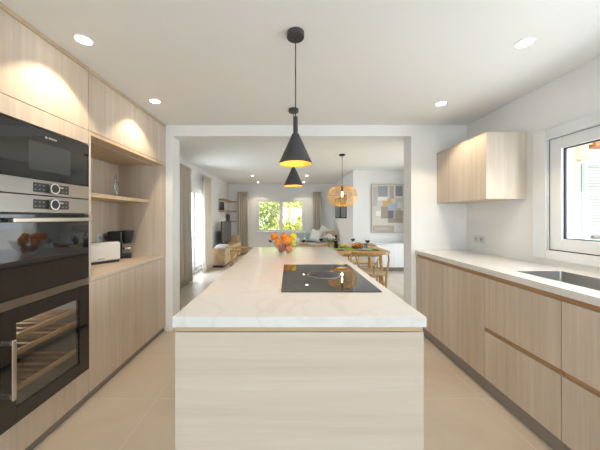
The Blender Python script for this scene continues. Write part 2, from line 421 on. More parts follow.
# back window with two panes
w2 = thing('window_2', None, None, ((fx0+fx1)/2, 9.5, fz0), kind='structure')
f = MB(); frame_rect(f, 'y', 9.50, 9.56, fx0, fx1, fz0, fz1, .06)
f.box(-.35, -.23, 9.49, 9.57, fz0+.06, fz1-.06, .004)
part('window_frame', f, M['upvc'], w2)
c = MB(); frame_rect(c, 'y', 9.485, 9.50, fx0-.05, fx1+.05, fz0-.05, fz1+.04, .05)
part('window_casing', c, M['upvc'], w2)
part('pane', MB().box(fx0+.06, -.35, 9.525, 9.53, fz0+.06, fz1-.06), M['pane'], w2)
part('pane', MB().box(-.23, fx1-.06, 9.525, 9.53, fz0+.06, fz1-.06), M['pane'], w2)
part('window_sill', MB().box(fx0-.06, fx1+.06, 9.43, 9.50, fz0-.045, fz0-.01, .004), M['upvc'], w2)
# patio door
d1 = thing('door_1', None, None, (-2.2, (pd0+pd1)/2, 0), kind='structure')
f = MB(); frame_rect(f, 'x', -2.30, -2.20, pd0, pd1, 0.0, pz, .05)
part('door_frame', f, M['upvc'], d1)
mid = (pd0+pd1)/2
for (a, b_) in ((pd0+.05, mid), (mid, pd1-.05)):
    f = MB(); frame_rect(f, 'x', -2.275, -2.215, a, b_, .05, pz-.05, .085)
    lf = part('door_leaf', f, M['upvc'], d1)
    part('pane', MB().box(-2.25, -2.245, a+.085, b_-.085, .135, pz-.135), M['pane'], lf)
h = MB().box(-2.215, -2.203, mid-.055, mid-.025, .84, .98, .003).tube([(-2.205, mid-.04, .93), (-2.17, mid-.04, .93), (-2.165, mid-.05, .925), (-2.165, mid-.15, .92)], .008, 8)
part('door_handle', h, M['chrome'], d1, smooth=True)
# unseen glazed door behind the camera, added to light the kitchen
d2 = thing('added_door_2', None, None, (0, -4.1, 0), kind='structure')
f = MB(); frame_rect(f, 'y', -4.15, -4.05, -.8, .8, 0, 2.25, .07); f.box(-.05, .05, -4.15, -4.05, .07, 2.18)
part('door_frame', f, M['upvc'], d2)
part('pane', MB().box(-.73, -.05, -4.103, -4.097, .07, 2.18), M['pane'], d2)
part('pane', MB().box(.05, .73, -4.103, -4.097, .07, 2.18), M['pane'], d2)
d3 = thing('added_door_3', None, None, (3.09, 5.0, 0), kind='structure')  # unseen glazed door, added to brighten the living room from the right
f = MB(); frame_rect(f, 'x', 3.05, 3.13, 3.8, 6.2, 0, 2.25, .07); f.box(3.05, 3.13, 4.95, 5.05, .07, 2.18)
part('door_frame', f, M['upvc'], d3)
part('pane', MB().box(3.087, 3.093, 3.87, 4.95, .07, 2.18), M['pane'], d3)
part('pane', MB().box(3.087, 3.093, 5.05, 6.13, .07, 2.18), M['pane'], d3)
# skirting boards
struct('baseboard_left', MB().box(-2.17, -2.155, 3.25, pd0, 0, .08, .003).box(-2.17, -2.155, pd1, 9.5, 0, .08, .003), M['white'])
struct('baseboard_front', MB().box(-2.155, 1.64, 9.485, 9.5, 0, .08, .003), M['white'])
struct('baseboard_right', MB().box(1.625, 1.64, 6.7, 9.485, 0, .08, .003).box(1.625, 3.02, 6.685, 6.7, 0, .08, .003), M['white'])
struct('baseboard_partition', MB().box(-1.43, -1.355, 3.036, 3.05, 0, .07, .002), M['white'])

# ------------------------------------------------------------------ downlights
def downlight(x, y, z, label, W_, group):
    t = thing('ceiling_downlight', label, 'ceiling light', (x, y, z), group)
    part('trim_ring', MB().lathe((x, y, z), [(.052,-.0005),(.052,-.004),(.044,-.005),(.042,-.002),(.042,-.0005)], 32), M['white'], t, smooth=True)
    part('light_lens', MB().lathe((x, y, z), [(.042,-.002),(.03,-.0028),(0,-.003)], 32), M['lens'], t, smooth=True)
    l = bpy.data.lights.new('downlight_beam', 'SPOT'); l.energy = W_; l.color = (1, .82, .57); l.spot_size = math.radians(104); l.spot_blend = .35; l.shadow_soft_size = .03
    o = bpy.data.objects.new('downlight_beam', l); COL.objects.link(o); o.parent = t; o.location = (0, 0, -.012)
    return t
G = 'recessed kitchen downlights'
downlight(-1.238, 1.58, KC, 'round white ceiling light over the microwave and oven cabinet', SPOT_W, G)
downlight(-1.236, 2.417, KC, 'round white ceiling light over the open oak niche with the toaster', SPOT_W, G)
downlight(1.447, 1.607, KC, 'round white ceiling light nearest the kitchen window and sink', SPOT_W, G)
downlight(1.434, 2.47, KC, 'round white ceiling light in front of the wall cabinet on the right', SPOT_W, G)
G = 'recessed living room downlights'
downlight(-1.06, 7.6, LC, 'small living room ceiling light, nearer one on the television side', LIV_SPOT_W, G)
downlight(-1.06, 9.0, LC, 'small living room ceiling light, farther one towards the shelves and curtain', LIV_SPOT_W, G)
downlight(.52, 7.6, LC, 'small living room ceiling light, nearer one on the sofa side', LIV_SPOT_W, G)
downlight(.51, 9.0, LC, 'small living room ceiling light, farther one over the sofa', LIV_SPOT_W, G)

# ------------------------------------------------------------------ left cabinets
FX = -1.434; BX = -1.978; DT = .019     # face plane, back plane, door thickness
def panel(y0, y1, z0, z1, x=FX, t=DT, g=.0018):
    return MB().box(x-t, x, y0+g, y1-g, z0+g, z1-g, .0012)
def handle_free(): pass
def tall_unit(y0, y1, label, fronts, housing=False):
    t = thing('tall_cabinet', label, 'cabinet', ((FX+BX)/2, (y0+y1)/2, 0))
    c = MB().box(BX, FX-DT-.001, y0+.0005, y0+.0185, .056, 2.36).box(BX, FX-DT-.001, y1-.0185, y1-.0005, .056, 2.36)
    c.box(BX, BX+.012, y0+.018, y1-.018, .056, 2.36)
    zs = (.056, .222, .8405, 1.4405, 1.846, 2.342) if housing else (.056, 2.342)
    for z in zs: c.box(BX+.012, FX-DT-.001, y0+.0185, y1-.0185, z, z+(.012 if housing and z in (.8405, 1.4405) else .018) - (.009 if housing and z in (.8405,1.4405) else 0))
    part('carcass', c, M['oak'], t)
    for (n, z0, z1) in fronts: part(n, panel(y0, y1, z0, z1), M['oak'], t)
    part('cornice', MB().box(FX-.02, FX, y0+.001, y1-.001, 2.362, KC-.001), M['oak_edge_x'], t)
    part('plinth', MB().box(FX-.035, FX-.02, y0+.0, y1-.0, 0.001, .054), M['plinth'], t)
    return t
YO0, YO1 = 1.277, 1.873
tall_unit(.68, YO0-.001, 'plain oak tall cabinet cut off at the left edge before the ovens', [('door', .056, 1.94), ('door', 1.94, 2.36)])
tall_unit(YO0, YO1, 'tall oak cabinet housing microwave, oven and wine cooler', [('door', 1.94, 2.36), ('filler_panel', 1.838, 1.94), ('base_panel', .056, .235)], True)
# built-in appliances
def ring_x(mb, x0, x1, cy, cz, ro, ri, seg=40):
    def C(x, r): return [mb.bm.verts.new((x, cy+r*math.cos(2*PI*k/seg), cz+r*math.sin(2*PI*k/seg))) for k in range(seg)]
    a, b, c, d = C(x0, ro), C(x1, ro), C(x1, ri), C(x0, ri)
    for p, q in ((a,b),(b,c),(c,d),(d,a)):
        for k in range(seg): mb.bm.faces.new((p[k], p[(k+1)%seg], q[(k+1)%seg], q[k]))
    return mb
YC = 1.575
RY = Matrix(((0,0,1,0),(1,0,0,0),(0,1,0,0),(0,0,0,1)))   # local x->world y, y->z, z->x ; text facing +x
def text_x(x, y, z): return Matrix.Translation((x, y, z)) @ RY
def control(t, zc, digits):
    dp = part('display', MB().box(FX+.006, FX+.0085, YC-.112, YC+.122, zc-.027, zc+.027, .001), M['blackp'], t)
    k = MB(); ring_x(k, FX+.006, FX+.030, YC, zc, .032, .025)
    kn = part('dial', k, M['chrome'], t, smooth=True)
    part('dial_face', MB().tube([(FX+.008, YC, zc), (FX+.026, YC, zc)], .0252, 32), M['blackp'], kn, smooth=True)
    for s in (-1, 1):
        mk = MB()
        for r in (-1, 1):
            for i in range(3):
                yy = YC+s*(.052+.025*i); mk.box(FX+.0085, FX+.0089, yy-.005, yy+.005, zc+r*.012-.0022, zc+r*.012+.0022)
        part('button_symbols', mk, M['dim'], dp)
    text_mesh('digits', digits, .012, M['mark'], dp, text_x(FX+.0088, YC+.066, zc+.012), .0002)
mw = thing('microwave', 'black built-in microwave with steel control strip at top of the tall cabinet', 'microwave', ((FX+BX)/2, YC, 1.4445))
y0, y1 = YO0+.003, YO1-.003
part('body', MB().box(BX+.05, FX-.003, YO0+.03, YO1-.03, 1.446, 1.83), M['black'], mw)
dr = part('door', MB().box(FX-.002, FX+.006, y0, y1, 1.535, 1.828, .0015), M['blackg'], mw)
part('door_screen', MB().box(FX+.006, FX+.0068, 1.437, 1.71, 1.588, 1.748, .0003), M['screen'], dr)
text_mesh('logo_letters', 'BOSCH', .0155, M['mark'], dr, text_x(FX+.0068, YC+.008, 1.787), .0004, 1.1)
lg = MB(); ring_x(lg, FX+.006, FX+.0068, YC-.034, 1.787, .0068, .0052, 24); lg.box(FX+.006, FX+.0068, YC-.0375, YC-.0305, 1.786, 1.788).box(FX+.006, FX+.0068, YC-.0378, YC-.0365, 1.783, 1.791).box(FX+.006, FX+.0068, YC-.0315, YC-.0302, 1.783, 1.791)
part('logo_emblem', lg, M['mark'], dr)
part('control_panel', MB().box(FX-.002, FX+.006, y0, y1, 1.447, 1.533, .0015), M['steel'], mw)
control(mw, 1.489, '12:45')
ov = thing('oven', 'black glass built-in oven with steel bar handle below the microwave', 'oven', ((FX+BX)/2, YC, .844))
part('body', MB().box(BX+.05, FX-.003, YO0+.03, YO1-.03, .846, 1.435), M['black'], ov)
part('control_panel', MB().box(FX-.002, FX+.006, y0, y1, 1.345, 1.442, .0015), M['steel'], ov)
control(ov, 1.394, '18:20')
dr = part('door', MB().box(FX-.002, FX+.006, y0, y1, .892, 1.335, .0015), M['blackg'], ov)
h = MB().box(FX+.034, FX+.046, YC-.252, YC+.285, 1.291, 1.316, .004)
h.box(FX+.006, FX+.036, YC-.245, YC-.225, 1.294, 1.313, .002).box(FX+.006, FX+.036, YC+.245, YC+.265, 1.294, 1.313, .002)
part('door_handle', h, M['steelh'], dr)
part('door_trim', MB().box(FX-.002, FX+.008, y0, y1, .846, .89, .0015), M['steel'], ov)
wc = thing('wine_cooler', 'glass-fronted wine cooler with slatted shelves at the bottom of the tall cabinet', 'wine cooler', ((FX+BX)/2, YC, .24))
cy0, cy1, cz0, cz1 = 1.371, 1.785, .322, .763
bd = MB().box(BX+.04, BX+.05, YO0+.03, YO1-.03, .245, .835).box(BX+.05, FX-.02, YO0+.03, YO0+.05, .245, .835).box(BX+.05, FX-.02, YO1-.05, YO1-.03, .245, .835)
bd.box(BX+.05, FX-.02, YO0+.05, YO1-.05, .245, .265).box(BX+.05, FX-.02, YO0+.05, YO1-.05, .815, .835)
part('body', bd, plain('cooler_lining', (.22,.22,.23), .4), wc)
df = MB().box(FX-.018, FX+.008, y0, cy0, .24, .842, .001).box(FX-.018, FX+.008, cy1, y1, .24, .842, .001).box(FX-.018, FX+.008, cy0, cy1, .24, cz0, .001).box(FX-.018, FX+.008, cy0, cy1, cz1, .842, .001)
dr = part('door', df, M['blackg'], wc)
part('door_glass', MB().box(FX-.001, FX+.003, cy0, cy1, cz0, cz1), M['cooler'], dr)
h = MB().box(FX+.044, FX+.054, 1.311, 1.329, .395, .70, .003)
h.box(FX+.008, FX+.046, 1.313, 1.327, .672, .692, .002).box(FX+.008, FX+.046, 1.313, 1.327, .403, .423, .002)
part('door_handle', h, M['chrome'], dr)
lw = wood('beech_slat', srgb(196,160,116), srgb(220,188,144), 'y')
for zz in (.68, .593, .397):
    part('shelf_front', MB().box(FX-.05, FX-.026, 1.345, 1.81, zz-.013, zz+.009, .002), lw, wc)
    sh = MB()
    for k in range(7):
        sy = 1.36+k*.068; sh.box(FX-.46, FX-.05, sy, sy+.026, zz-.008, zz+.002)
    sh.box(FX-.46, FX-.44, 1.345, 1.81, zz-.012, zz-.008)
    part('slatted_shelf', sh, wood('dark_slat', srgb(120,98,74), srgb(146,122,94), 'x'), wc)
l = bpy.data.lights.new('cooler_light', 'POINT'); l.energy = 1.7; l.color = (1,.93,.82); l.shadow_soft_size = .03
o = bpy.data.objects.new('cooler_light', l); COL.objects.link(o); o.parent = wc; o.location = (.0, 0, .52)

# niche, cabinets above and below it
NY0, NY1 = YO1+.002, 3.046
YM = 2.432
nb = thing('open_shelf_unit', 'open oak niche with one shelf holding toaster and grinder', 'shelf unit', ((FX+BX)/2, (NY0+NY1)/2, .85))
part('side_panel', MB().box(BX, FX, NY0, NY0+.022, .852, 1.938), M['oak'], nb)
part('side_panel', MB().box(BX, FX, NY1-.03, NY1, .852, 1.938), M['oak'], nb)
part('back_panel', MB().box(BX, BX+.012, NY0+.022, NY1-.03, .877, 1.91), M['oak'], nb)
part('bottom_board', MB().box(BX, FX, NY0+.022, NY1-.03, .852, .877), wood('oak_veneer_bottom', OAK1, OAK2, 'y'), nb)
part('top_board', MB().box(BX, FX, NY0+.022, NY1-.03, 1.912, 1.938), M['oak_edge_x'], nb)
part('shelf', MB().box(BX+.012, -1.60, NY0+.022, NY1-.03, 1.483, 1.517, .001), M['oak_edge_x'], nb)
part('light_rail', MB().box(-1.56, -1.545, NY0+.03, NY1-.04, 1.906, 1.912), M['ledr'], nb)
for i, (a, b_) in enumerate(((NY0, YM), (YM, NY1))):
    t = thing('wall_cabinet', ['oak cabinet above the niche, next to the oven column', 'oak cabinet above the niche, at the end by the room opening'][i], 'cabinet', ((FX+BX)/2, (a+b_)/2, 1.94), 'oak cabinets above the niche')
    part('carcass', MB().box(BX, FX-DT-.001, a+.001, b_-.001, 1.9395, 2.36), M['oak'], t)
    part('door', panel(a, b_, 1.94, 2.36), M['oak'], t)
    part('cornice', MB().box(FX-.02, FX, a+.001, b_-.001, 2.362, KC-.001), M['oak_edge_x'], t)
    t = thing('base_cabinet', ['oak base cabinet below the niche, next to the wine cooler', 'oak base cabinet below the niche, at the end by the room opening'][i], 'cabinet', ((FX+BX)/2, (a+b_)/2, 0), 'oak base cabinets below the niche')
    part('carcass', MB().box(BX, FX-DT-.001, a+.001, b_-.001, .056, .85), M['oak'], t)
    part('door', panel(a, b_, .056, .85), M['oak'], t)
    part('plinth', MB().box(FX-.035, FX-.02, a, b_, .001, .054), M['plinth'], t)

# things in the niche
def rotz(o, a): o.rotation_euler = (0, 0, a)
tz = .877
to = thing('toaster', 'long cream toaster on the niche counter', 'toaster', (0,0,0))
part('body', MB().box(-.19, .19, -.07, .07, .018, .182, .022, seg=4), M['toast'], to, smooth=True)
part('base', MB().box(-.18, .18, -.062, .062, .0, .022, .004), M['blackp'], to)
part('top_plate', MB().box(-.16, .16, -.045, .045, .180, .185, .003), M['chrome'], to)
part('bread_slot', MB().box(-.14, .14, -.026, -.008, .1835, .1862).box(-.14, .14, .010, .028, .1835, .1862), M['blackp'], to)
part('lever', MB().box(.186, .205, -.012, .012, .11, .125, .003), M['blackp'], to)
part('logo_strip', MB().box(-.0, .05, -.0715, -.0698, .040, .047), M['dim'], to)
to.scale = (1.05,1.05,1.1); to.location = (-1.84, 2.48, tz); rotz(to, math.radians(58))
gr = thing('coffee_grinder', 'black coffee grinder with glass jar behind the toaster', 'coffee grinder', (0,0,0))
part('base', MB().box(-.07, .07, -.05, .05, 0, .035, .008).box(-.02, .0, -.045, -.02, .03, .2), M['blackp'], gr)
part('jar', MB().lathe((.03, 0, .035), [(0,0),(.035,0),(.037,.01),(.034,.075),(.030,.09)], 24), M['glass'], gr, smooth=True)
part('jar_collar', MB().lathe((.03, 0, .075), [(.036,0),(.038,.004),(.038,.012),(.036,.016)], 24), M['chrome'], gr, smooth=True)
part('hopper', MB().lathe((.03, 0, .125), [(0,0),(.036,0),(.046,.02),(.056,.085),(.056,.105),(.045,.108),(0,.108)], 24), M['blackp'], gr, smooth=True)
part('motor_housing', MB().box(-.11, -.0, -.05, .05, .12, .228, .012), M['blackp'], gr)
gr.scale = (1.22,1.22,1.28); gr.location = (-1.80, 2.84, tz); rotz(gr, math.radians(25))
def socket_plate(name, label, loc, face, n=2):
    t = thing(name, label, 'socket', loc)
    w = .08*n
    p = MB(); h = MB()
    x, y, z = loc
    if face == 'x+': p.box(x, x+.008, y-w/2, y+w/2, z-.04, z+.04, .002)
    else: p.box(x-.008, x, y-w/2, y+w/2, z-.04, z+.04, .002)
    s = 1 if face == 'x+' else -1
    part('cover_plate', p, M['socket'], t)
    for k in range(n):
        cy = y+(k-(n-1)/2)*.08; r = MB()
        r.tube([(x+s*.0082, cy, z), (x+s*.0092, cy, z)], .021, 20)
        rr = part('socket_well', r, M['well'], t)
        q = MB(); q.tube([(x+s*.0092, cy-.008, z), (x+s*.0098, cy-.008, z)], .003, 8); q.tube([(x+s*.0092, cy+.008, z), (x+s*.0098, cy+.008, z)], .003, 8)
        part('pin_hole', q, M['blackp'], rr)
    return t
socket_plate('wall_socket', 'white double socket on the back of the niche behind the toaster', (BX+.012, 2.75, 1.105), 'x+')
socket_plate('wall_socket', 'pale double socket on the right wall above the worktop', (2.07, 2.85, 1.08), 'x-')
# glass ornament on shelf
v = MB()
v.tube([(0,0,0),(0,0,.008)], [.038,.036], 20); v.tube([(0,0,.008),(.004,0,.05),(-.01,0,.10),(.008,0,.15),(-.004,0,.20),(.0,0,.255)], [.010,.018,.022,.020,.016,.006], 14)
v.tube([(.004,0,.05),(.03,0,.09),(.028,0,.14),(.005,0,.17)], [.008,.010,.009,.006], 10)
o = part('glass_ornament', v, glass('ornament_glass', (.86,.86,.86,1), .12), smooth=True)
tag(o, 'slender twisted clear glass ornament on the niche shelf', 'ornament'); o.location = (-1.79, 2.71, 1.517)

# ------------------------------------------------------------------ island
IX0, IX1, IY0, IY1 = -.454, .536, 1.02, 3.36
ib = thing('kitchen_island', 'pale oak kitchen island base in the middle of the room', 'kitchen island', ((IX0+IX1)/2, 2.1, 0))
part('end_panel', MB().box(IX0+.008, IX1-.008, IY0+.006, IY0+.026, .06, .868, .001), M['oak_h'], ib)
part('body', MB().box(IX0+.03, IX1-.03, IY0+.03, 3.22, .06, .8885), M['oak'], ib)
part('side_panel', MB().box(IX0+.008, IX0+.028, IY0+.028, 3.24, .06, .868, .001), M['oak'], ib)
part('side_panel', MB().box(IX1-.028, IX1-.008, IY0+.028, 3.24, .06, .868, .001), M['oak'], ib)
part('back_panel', MB().box(IX0+.03, IX1-.03, 3.222, 3.24, .06, .868, .001), M['oak'], ib)
part('top_rail', MB().box(IX0+.010, IX1-.010, IY0+.010, IY0+.03, .871, .8885), M['oak_edge_x'], ib, label='slim oak strip under the worktop')
part('plinth', MB().box(IX0+.06, IX1-.06, IY0+.06, 3.19, .001, .06), M['plinth'], ib)
# worktop with hob cut-in
HX0, HX1, HY0, HY1 = -.041, .482, 1.353, 2.13
o = part('island_worktop', MB().box(IX0, IX1, IY0, IY1, .89, .93, .002), M['quartz'])
tag(o, 'long white polished quartz worktop of the island', 'worktop')
hb = thing('induction_hob', 'black glass hob set into the island worktop', 'hob', ((HX0+HX1)/2, (HY0+HY1)/2, .9305))
part('glass_plate', MB().box(HX0, HX1, HY0, HY1, .9302, .9345, .0015), M['hobg'], hb)
mk = MB()
for k in range(9): mk.box(.14+k*.022, .148+k*.022, HY0+.03, HY0+.033, .9345, .9347)
part('touch_marks', mk, M['dim'], hb)
vx, vy = (HX0+HX1)/2+.012, 1.745
vt = part('extractor_ring', MB().lathe((vx, vy, .9345), [(.112,0),(.111,.0035),(.107,.004),(.104,.003),(.104,0)], 56), M['ring'], hb, smooth=True)
part('extractor_cover', MB().lathe((vx, vy, .9345), [(.1038,.001),(.1035,.003),(.10,.0045),(.05,.0055),(.02,.005),(0,.005)], 56), M['discm'], vt, smooth=True)
for k in range(6):
    a = k*PI/3; pts = [(vx+math.cos(a+.25*r/.09)*r, vy+math.sin(a+.25*r/.09)*r, .9345+.0055) for r in (.02, .045, .07, .088)]
    part('extractor_vane', MB().tube(pts, [.002,.0035,.004,.002], 8, flat=.4), M['black'], vt)

# ------------------------------------------------------------------ fruit bowl
BD = 2.84; bc = (-.033, BD, .9303)
o = part('fruit_bowl', MB().lathe(bc, [(0,.006),(.055,.006),(.075,.018),(.11,.062),(.152,.132),(.155,.133),(.155,.130),(.114,.058),(.078,.010),(.055,0),(0,0)], 48), glass('bowl_glass', (.97,.97,.97,1), .08), smooth=60)
tag(o, 'clear glass bowl heaped with fruit on the island', 'bowl')
def fruit(name, X, dD, z, r, mat, label, cat, sc=(1,1,1), group=None):
    c = (X, BD+dD, z)
    t = thing(name, label, cat, (X, BD+dD, z-r*sc[2]), group)
    m = MB().ball(c, r, sc, 3)
    for v in m.bm.verts:
        d = (v.co-Vector(c)); dz = d.z/(r*sc[2])
        if dz > .93: v.co.z -= (dz-.93)*r*.9
    part('fruit_body', m, mat, t, smooth=180)
    a = random.uniform(0, 6.28)
    part('stalk', MB().tube([(X+.004, BD+dD-.0, z+r*sc[2]*.90), (X+.006, BD+dD-.002, z+r*sc[2]*1.02)], [.0035,.0025], 8), M['calyx'], t)
    t.rotation_euler = (0, 0, 0)
    return t
G = 'oranges in the glass bowl'
fruit('orange', -.160, .03, 1.107, .041, M['orange'], 'orange resting over the left rim of the glass bowl', 'fruit', group=G)
fruit('orange', -.117, -.01, 1.044, .043, M['orange'], 'orange at left inside the bowl, below the leftmost one', 'fruit', group=G)
fruit('orange', -.052, .05, 1.100, .043, M['orange'], 'orange at the top of the heap, behind the largest one', 'fruit', group=G)
fruit('orange', -.022, -.045, 1.070, .047, M['orange'], 'largest orange at the centre front of the heap', 'fruit', group=G)
fruit('orange', -.002, -.01, .977, .040, M['orange'], 'lowest orange at the bottom of the bowl on its right side', 'fruit', group=G)
fruit('lemon', .046, .04, 1.106, .038, M['lemon'], 'bright yellow fruit at the top right of the bowl', 'fruit')
fruit('pear', .045, .0, 1.035, .036, M['pear'], 'yellow-green fruit under the yellow one at the right of the bowl', 'fruit', sc=(1,1,1.12))
fruit('plum', -.040, .06, 1.006, .038, M['plum'], 'red-purple fruit in the middle of the bowl', 'fruit')
fruit('plum', -.079, -.005, .975, .037, M['plum'], 'red-purple fruit at the bottom left of the bowl', 'fruit')

# ------------------------------------------------------------------ right run
RX = 1.48; RB = 2.068; RZ = .936
def rpanel(y0, y1, z0, z1, g=.0018): return MB().box(RX, RX+DT, y0+g, y1-g, z0+g, z1-g, .0012)
YD = 1.988
def rbase(y0, y1, label, kind):
    t = thing('base_cabinet', label, 'cabinet', ((RX+RB)/2, (y0+y1)/2, 0), 'oak base cabinets under the right worktop')
    if kind == 'doors':
        part('carcass', MB().box(RX+.022, RB, y0+.001, y1-.001, .10, .893), M['oak'], t)
        part('door', rpanel(y0, y1, .10, .865), M['oak'], t)
    else:
        c = MB()
        for pa in (y0+.001, y1-.017): c.box(RX+.022, RX+.10, pa, pa+.016, .10, .893).box(RX+.10, RB, pa, pa+.016, .10, .76)
        c.box(RX+.022, RB, y0+.017, y1-.017, .10, .118).box(RB-.01, RB, y0+.017, y1-.017, .118, .893).box(RX+.022, RX+.045, y0+.017, y1-.017, .44, .893)
        part('carcass', c, M['oak'], t)
        part('drawer', rpanel(y0, y1, .487, .865), M['oak'], t); part('drawer', rpanel(y0, y1, .10, .458), M['oak'], t)
        part('grip_channel', MB().box(RX+.012, RX+.0215, y0+.002, y1-.002, .459, .486), M['oak_edge'], t)
    part('grip_channel', MB().box(RX+.008, RX+.0215, y0, y1, .866, .8955), M['oak_edge'], t, label='brown oak grip channel under the worktop')
    part('plinth', MB().box(RX+.02, RX+.035, y0, y1, .001, .099), M['plinth'], t)
rbase(2.52, 3.046, 'right-hand oak base cabinet at the far end against the partition', 'doors')
rbase(YD+.001, 2.519, 'right-hand oak base cabinet with a full door beside the drawers', 'doors')
rbase(1.425, YD, 'right-hand oak drawer unit under the far end of the sink', 'dr')
rbase(.86, 1.424, 'right-hand oak drawer unit under the near part of the sink', 'dr')
rbase(.30, .859, 'right-hand oak drawer unit nearest the viewer', 'dr')
SX0, SX1, SY0, SY1 = 1.61, 1.935, 1.13, 1.863
wt = MB().box(RX-.012, SX0, .30, 3.047, .896, RZ).box(SX1, RB+.001, .30, 3.047, .896, RZ).box(SX0, SX1, .30, SY0, .896, RZ).box(SX0, SX1, SY1, 3.047, .896, RZ)
bmesh.ops.remove_doubles(wt.bm, verts=wt.bm.verts[:], dist=1e-5)
o = part('worktop', wt, M['quartz']); tag(o, 'white quartz worktop along the right wall below the window', 'worktop')
def rrect(x0, x1, y0, y1, r, n=6):
    P = []
    for cx, cy, a0 in ((x1-r, y1-r, 0), (x0+r, y1-r, PI/2), (x0+r, y0+r, PI), (x1-r, y0+r, 1.5*PI)):
        for k in range(n+1): a = a0+k*PI/2/n; P.append((cx+r*math.cos(a), cy+r*math.sin(a)))
    return P
sk = MB(); bm = sk.bm; prev = None
for (ins, z, r) in ((-.0, .9365, .012), (.003, .9368, .014), (.004, .925, .016), (.006, .80, .018), (.016, .782, .022), (.03, .778, .03)):
    P = rrect(SX0+.001+ins, SX1-.001-ins, SY0+.001+ins, SY1-.001-ins, r); ring = [bm.verts.new((p[0], p[1], z)) for p in P]
    if prev:
        for k in range(len(P)): bm.faces.new((prev[k], prev[(k+1) % len(P)], ring[(k+1) % len(P)], ring[k]))
    prev = ring
bm.faces.new(prev)
sn = thing('sink', 'stainless steel undermount sink below the window', 'sink', ((SX0+SX1)/2, (SY0+SY1)/2, .778))
part('basin', sk, M['steel_x'], sn, smooth=True)
part('drain', MB().lathe(((SX0+SX1)/2, (SY0+SY1)/2, .778), [(.045,0),(.045,.003),(.035,.003),(.03,.001),(0,.001)], 28), M['chrome'], sn, smooth=True)
# wall cabinet right
UX, UZ0, UZ1, UY0, UY1 = 1.717, 1.478, 2.06, 2.28, 3.046
t = thing('wall_cabinet', 'oak wall cabinet hung on the right wall beside the window', 'cabinet', ((UX+RB)/2, (UY0+UY1)/2, UZ0))
part('carcass', MB().box(UX+.021, RB, UY0+.02, UY1, UZ0, UZ1-.001), M['oak'], t)
part('side_panel', MB().box(UX, RB, UY0, UY0+.018, UZ0, UZ1, .001), M['oak'], t)
for a, b_ in ((UY0+.019, 2.467), (2.467, UY1)):
    part('door', MB().box(UX+.002, UX+.02, a+.001, b_-.001, UZ0+.001, UZ1-.012, .001), M['oak'], t)
part('top_panel', MB().box(UX, UX+.02, UY0+.019, UY1, UZ1-.010, UZ1), M['oak_edge_x'], t)

# ------------------------------------------------------------------ kitchen pendants
def pendant(D, X, label):
    rz = 1.628; t = thing('pendant_lamp', label, 'pendant lamp', (X, D, rz), 'black cone pendants over the island')
    part('ceiling_rose', MB().lathe((X, D, KC), [(0,0),(.050,0),(.050,-.027),(.047,-.030),(0,-.030)], 36), M['shade'], t, smooth=True)
    part('cord', MB().tube([(X, D, KC-.03), (X, D, rz+.27)], .0032, 8), M['black'], t)
    part('socket_tube', MB().lathe((X, D, rz), [(0,.275),(.010,.275),(.0135,.270),(.0135,.175),(.0,.175)], 24), M['shade'], t, smooth=True)
    sh = part('lamp_shade', MB().lathe((X, D, rz), [(.0135,.18),(.020,.175),(.024,.165),(.0965,.004),(.0965,0),(.0945,0)], 56), M['shade'], t, smooth=50)
    part('shade_lining', MB().lathe((X, D, rz), [(.0945,0.0005),(.022,.162),(0,.168)], 56), M['gold'], sh, smooth=True, label='golden inner face of the shade')
    part('bulb', MB().ball((X, D, rz+.075), .024, (1,1,1.1), 3), M['bulb2'], t, smooth=True)
    l = bpy.data.lights.new('pendant_light', 'POINT'); l.energy = 1.2; l.color = (1,.72,.4); l.shadow_soft_size = .024
    o = bpy.data.objects.new('pendant_light', l); COL.objects.link(o); o.parent = t; o.location = (0, 0, .04)
pendant(1.523, .038, 'nearer black cone pendant lamp with golden inside over the island')
pendant(2.60, .045, 'farther black cone pendant lamp, lower in the picture behind the near one')

# rattan pendant over the dining table
PX, PY, PZ = 1.02, 5.03, 1.72
t = thing('rattan_pendant', 'golden woven rattan globe pendant over the dining table', 'pendant lamp', (PX, PY, PZ-.19))
part('ceiling_rose', MB().lathe((PX, PY, LC), [(0,0),(.055,0),(.055,-.022),(.05,-.026),(0,-.026)], 28), M['black'], t, smooth=True)
part('cord', MB().tube([(PX, PY, LC-.026), (PX, PY, PZ+.12)], .004, 8), M['black'], t)
part('lamp_holder', MB().lathe((PX, PY, PZ), [(0,.20),(.02,.20),(.024,.19),(.024,.09),(0,.09)], 20), M['black'], t, smooth=True)
def pr(u):   # u 0..1 top->bottom
    a = u*PI; rr = .277*(math.sin(a)**.62) if 0 < u < 1 else 0; return rr, .19*math.copysign(abs(math.cos(a))**.9, math.cos(a))
sh = MB(); NR = 44
for k in range(NR):
    a = 2*PI*k/NR; pts = []
    for i in range(15):
        u = .075+.85*i/14; r, z = pr(u); pts.append((PX+r*math.cos(a), PY+r*math.sin(a), PZ+z))
    sh.tube(pts, .0022, 4, cap=False)
for i in range(15):
    u = .075+.85*i/14; r, z = pr(u); rad = .007 if i in (0, 14) else (.005 if i == 7 else .0020)
    sh.tube([(PX+r*math.cos(2*PI*k/40), PY+r*math.sin(2*PI*k/40), PZ+z) for k in range(40)], rad, 5, closed=True)
for k in range(28):     # slanted weave
    a0 = 2*PI*k/28; pts = []
    for i in range(13):
        u = .1+.8*i/12; r, z = pr(u); a = a0+.5*i/12*2; pts.append((PX+r*.99*math.cos(a), PY+r*.99*math.sin(a), PZ+z))
    sh.tube(pts, .0020, 4, cap=False)
part('lamp_shade', sh, M['rattan'], t)
part('bulb', MB().lathe((PX, PY, PZ), [(0,.09),(.011,.088),(.012,.06),(.017,.035),(.013,.005),(0,-.02)], 20), M['bulb'], t, smooth=True)
l = bpy.data.lights.new('rattan_light', 'POINT'); l.energy = 2.4; l.color = (1,.76,.42); l.shadow_soft_size = .012
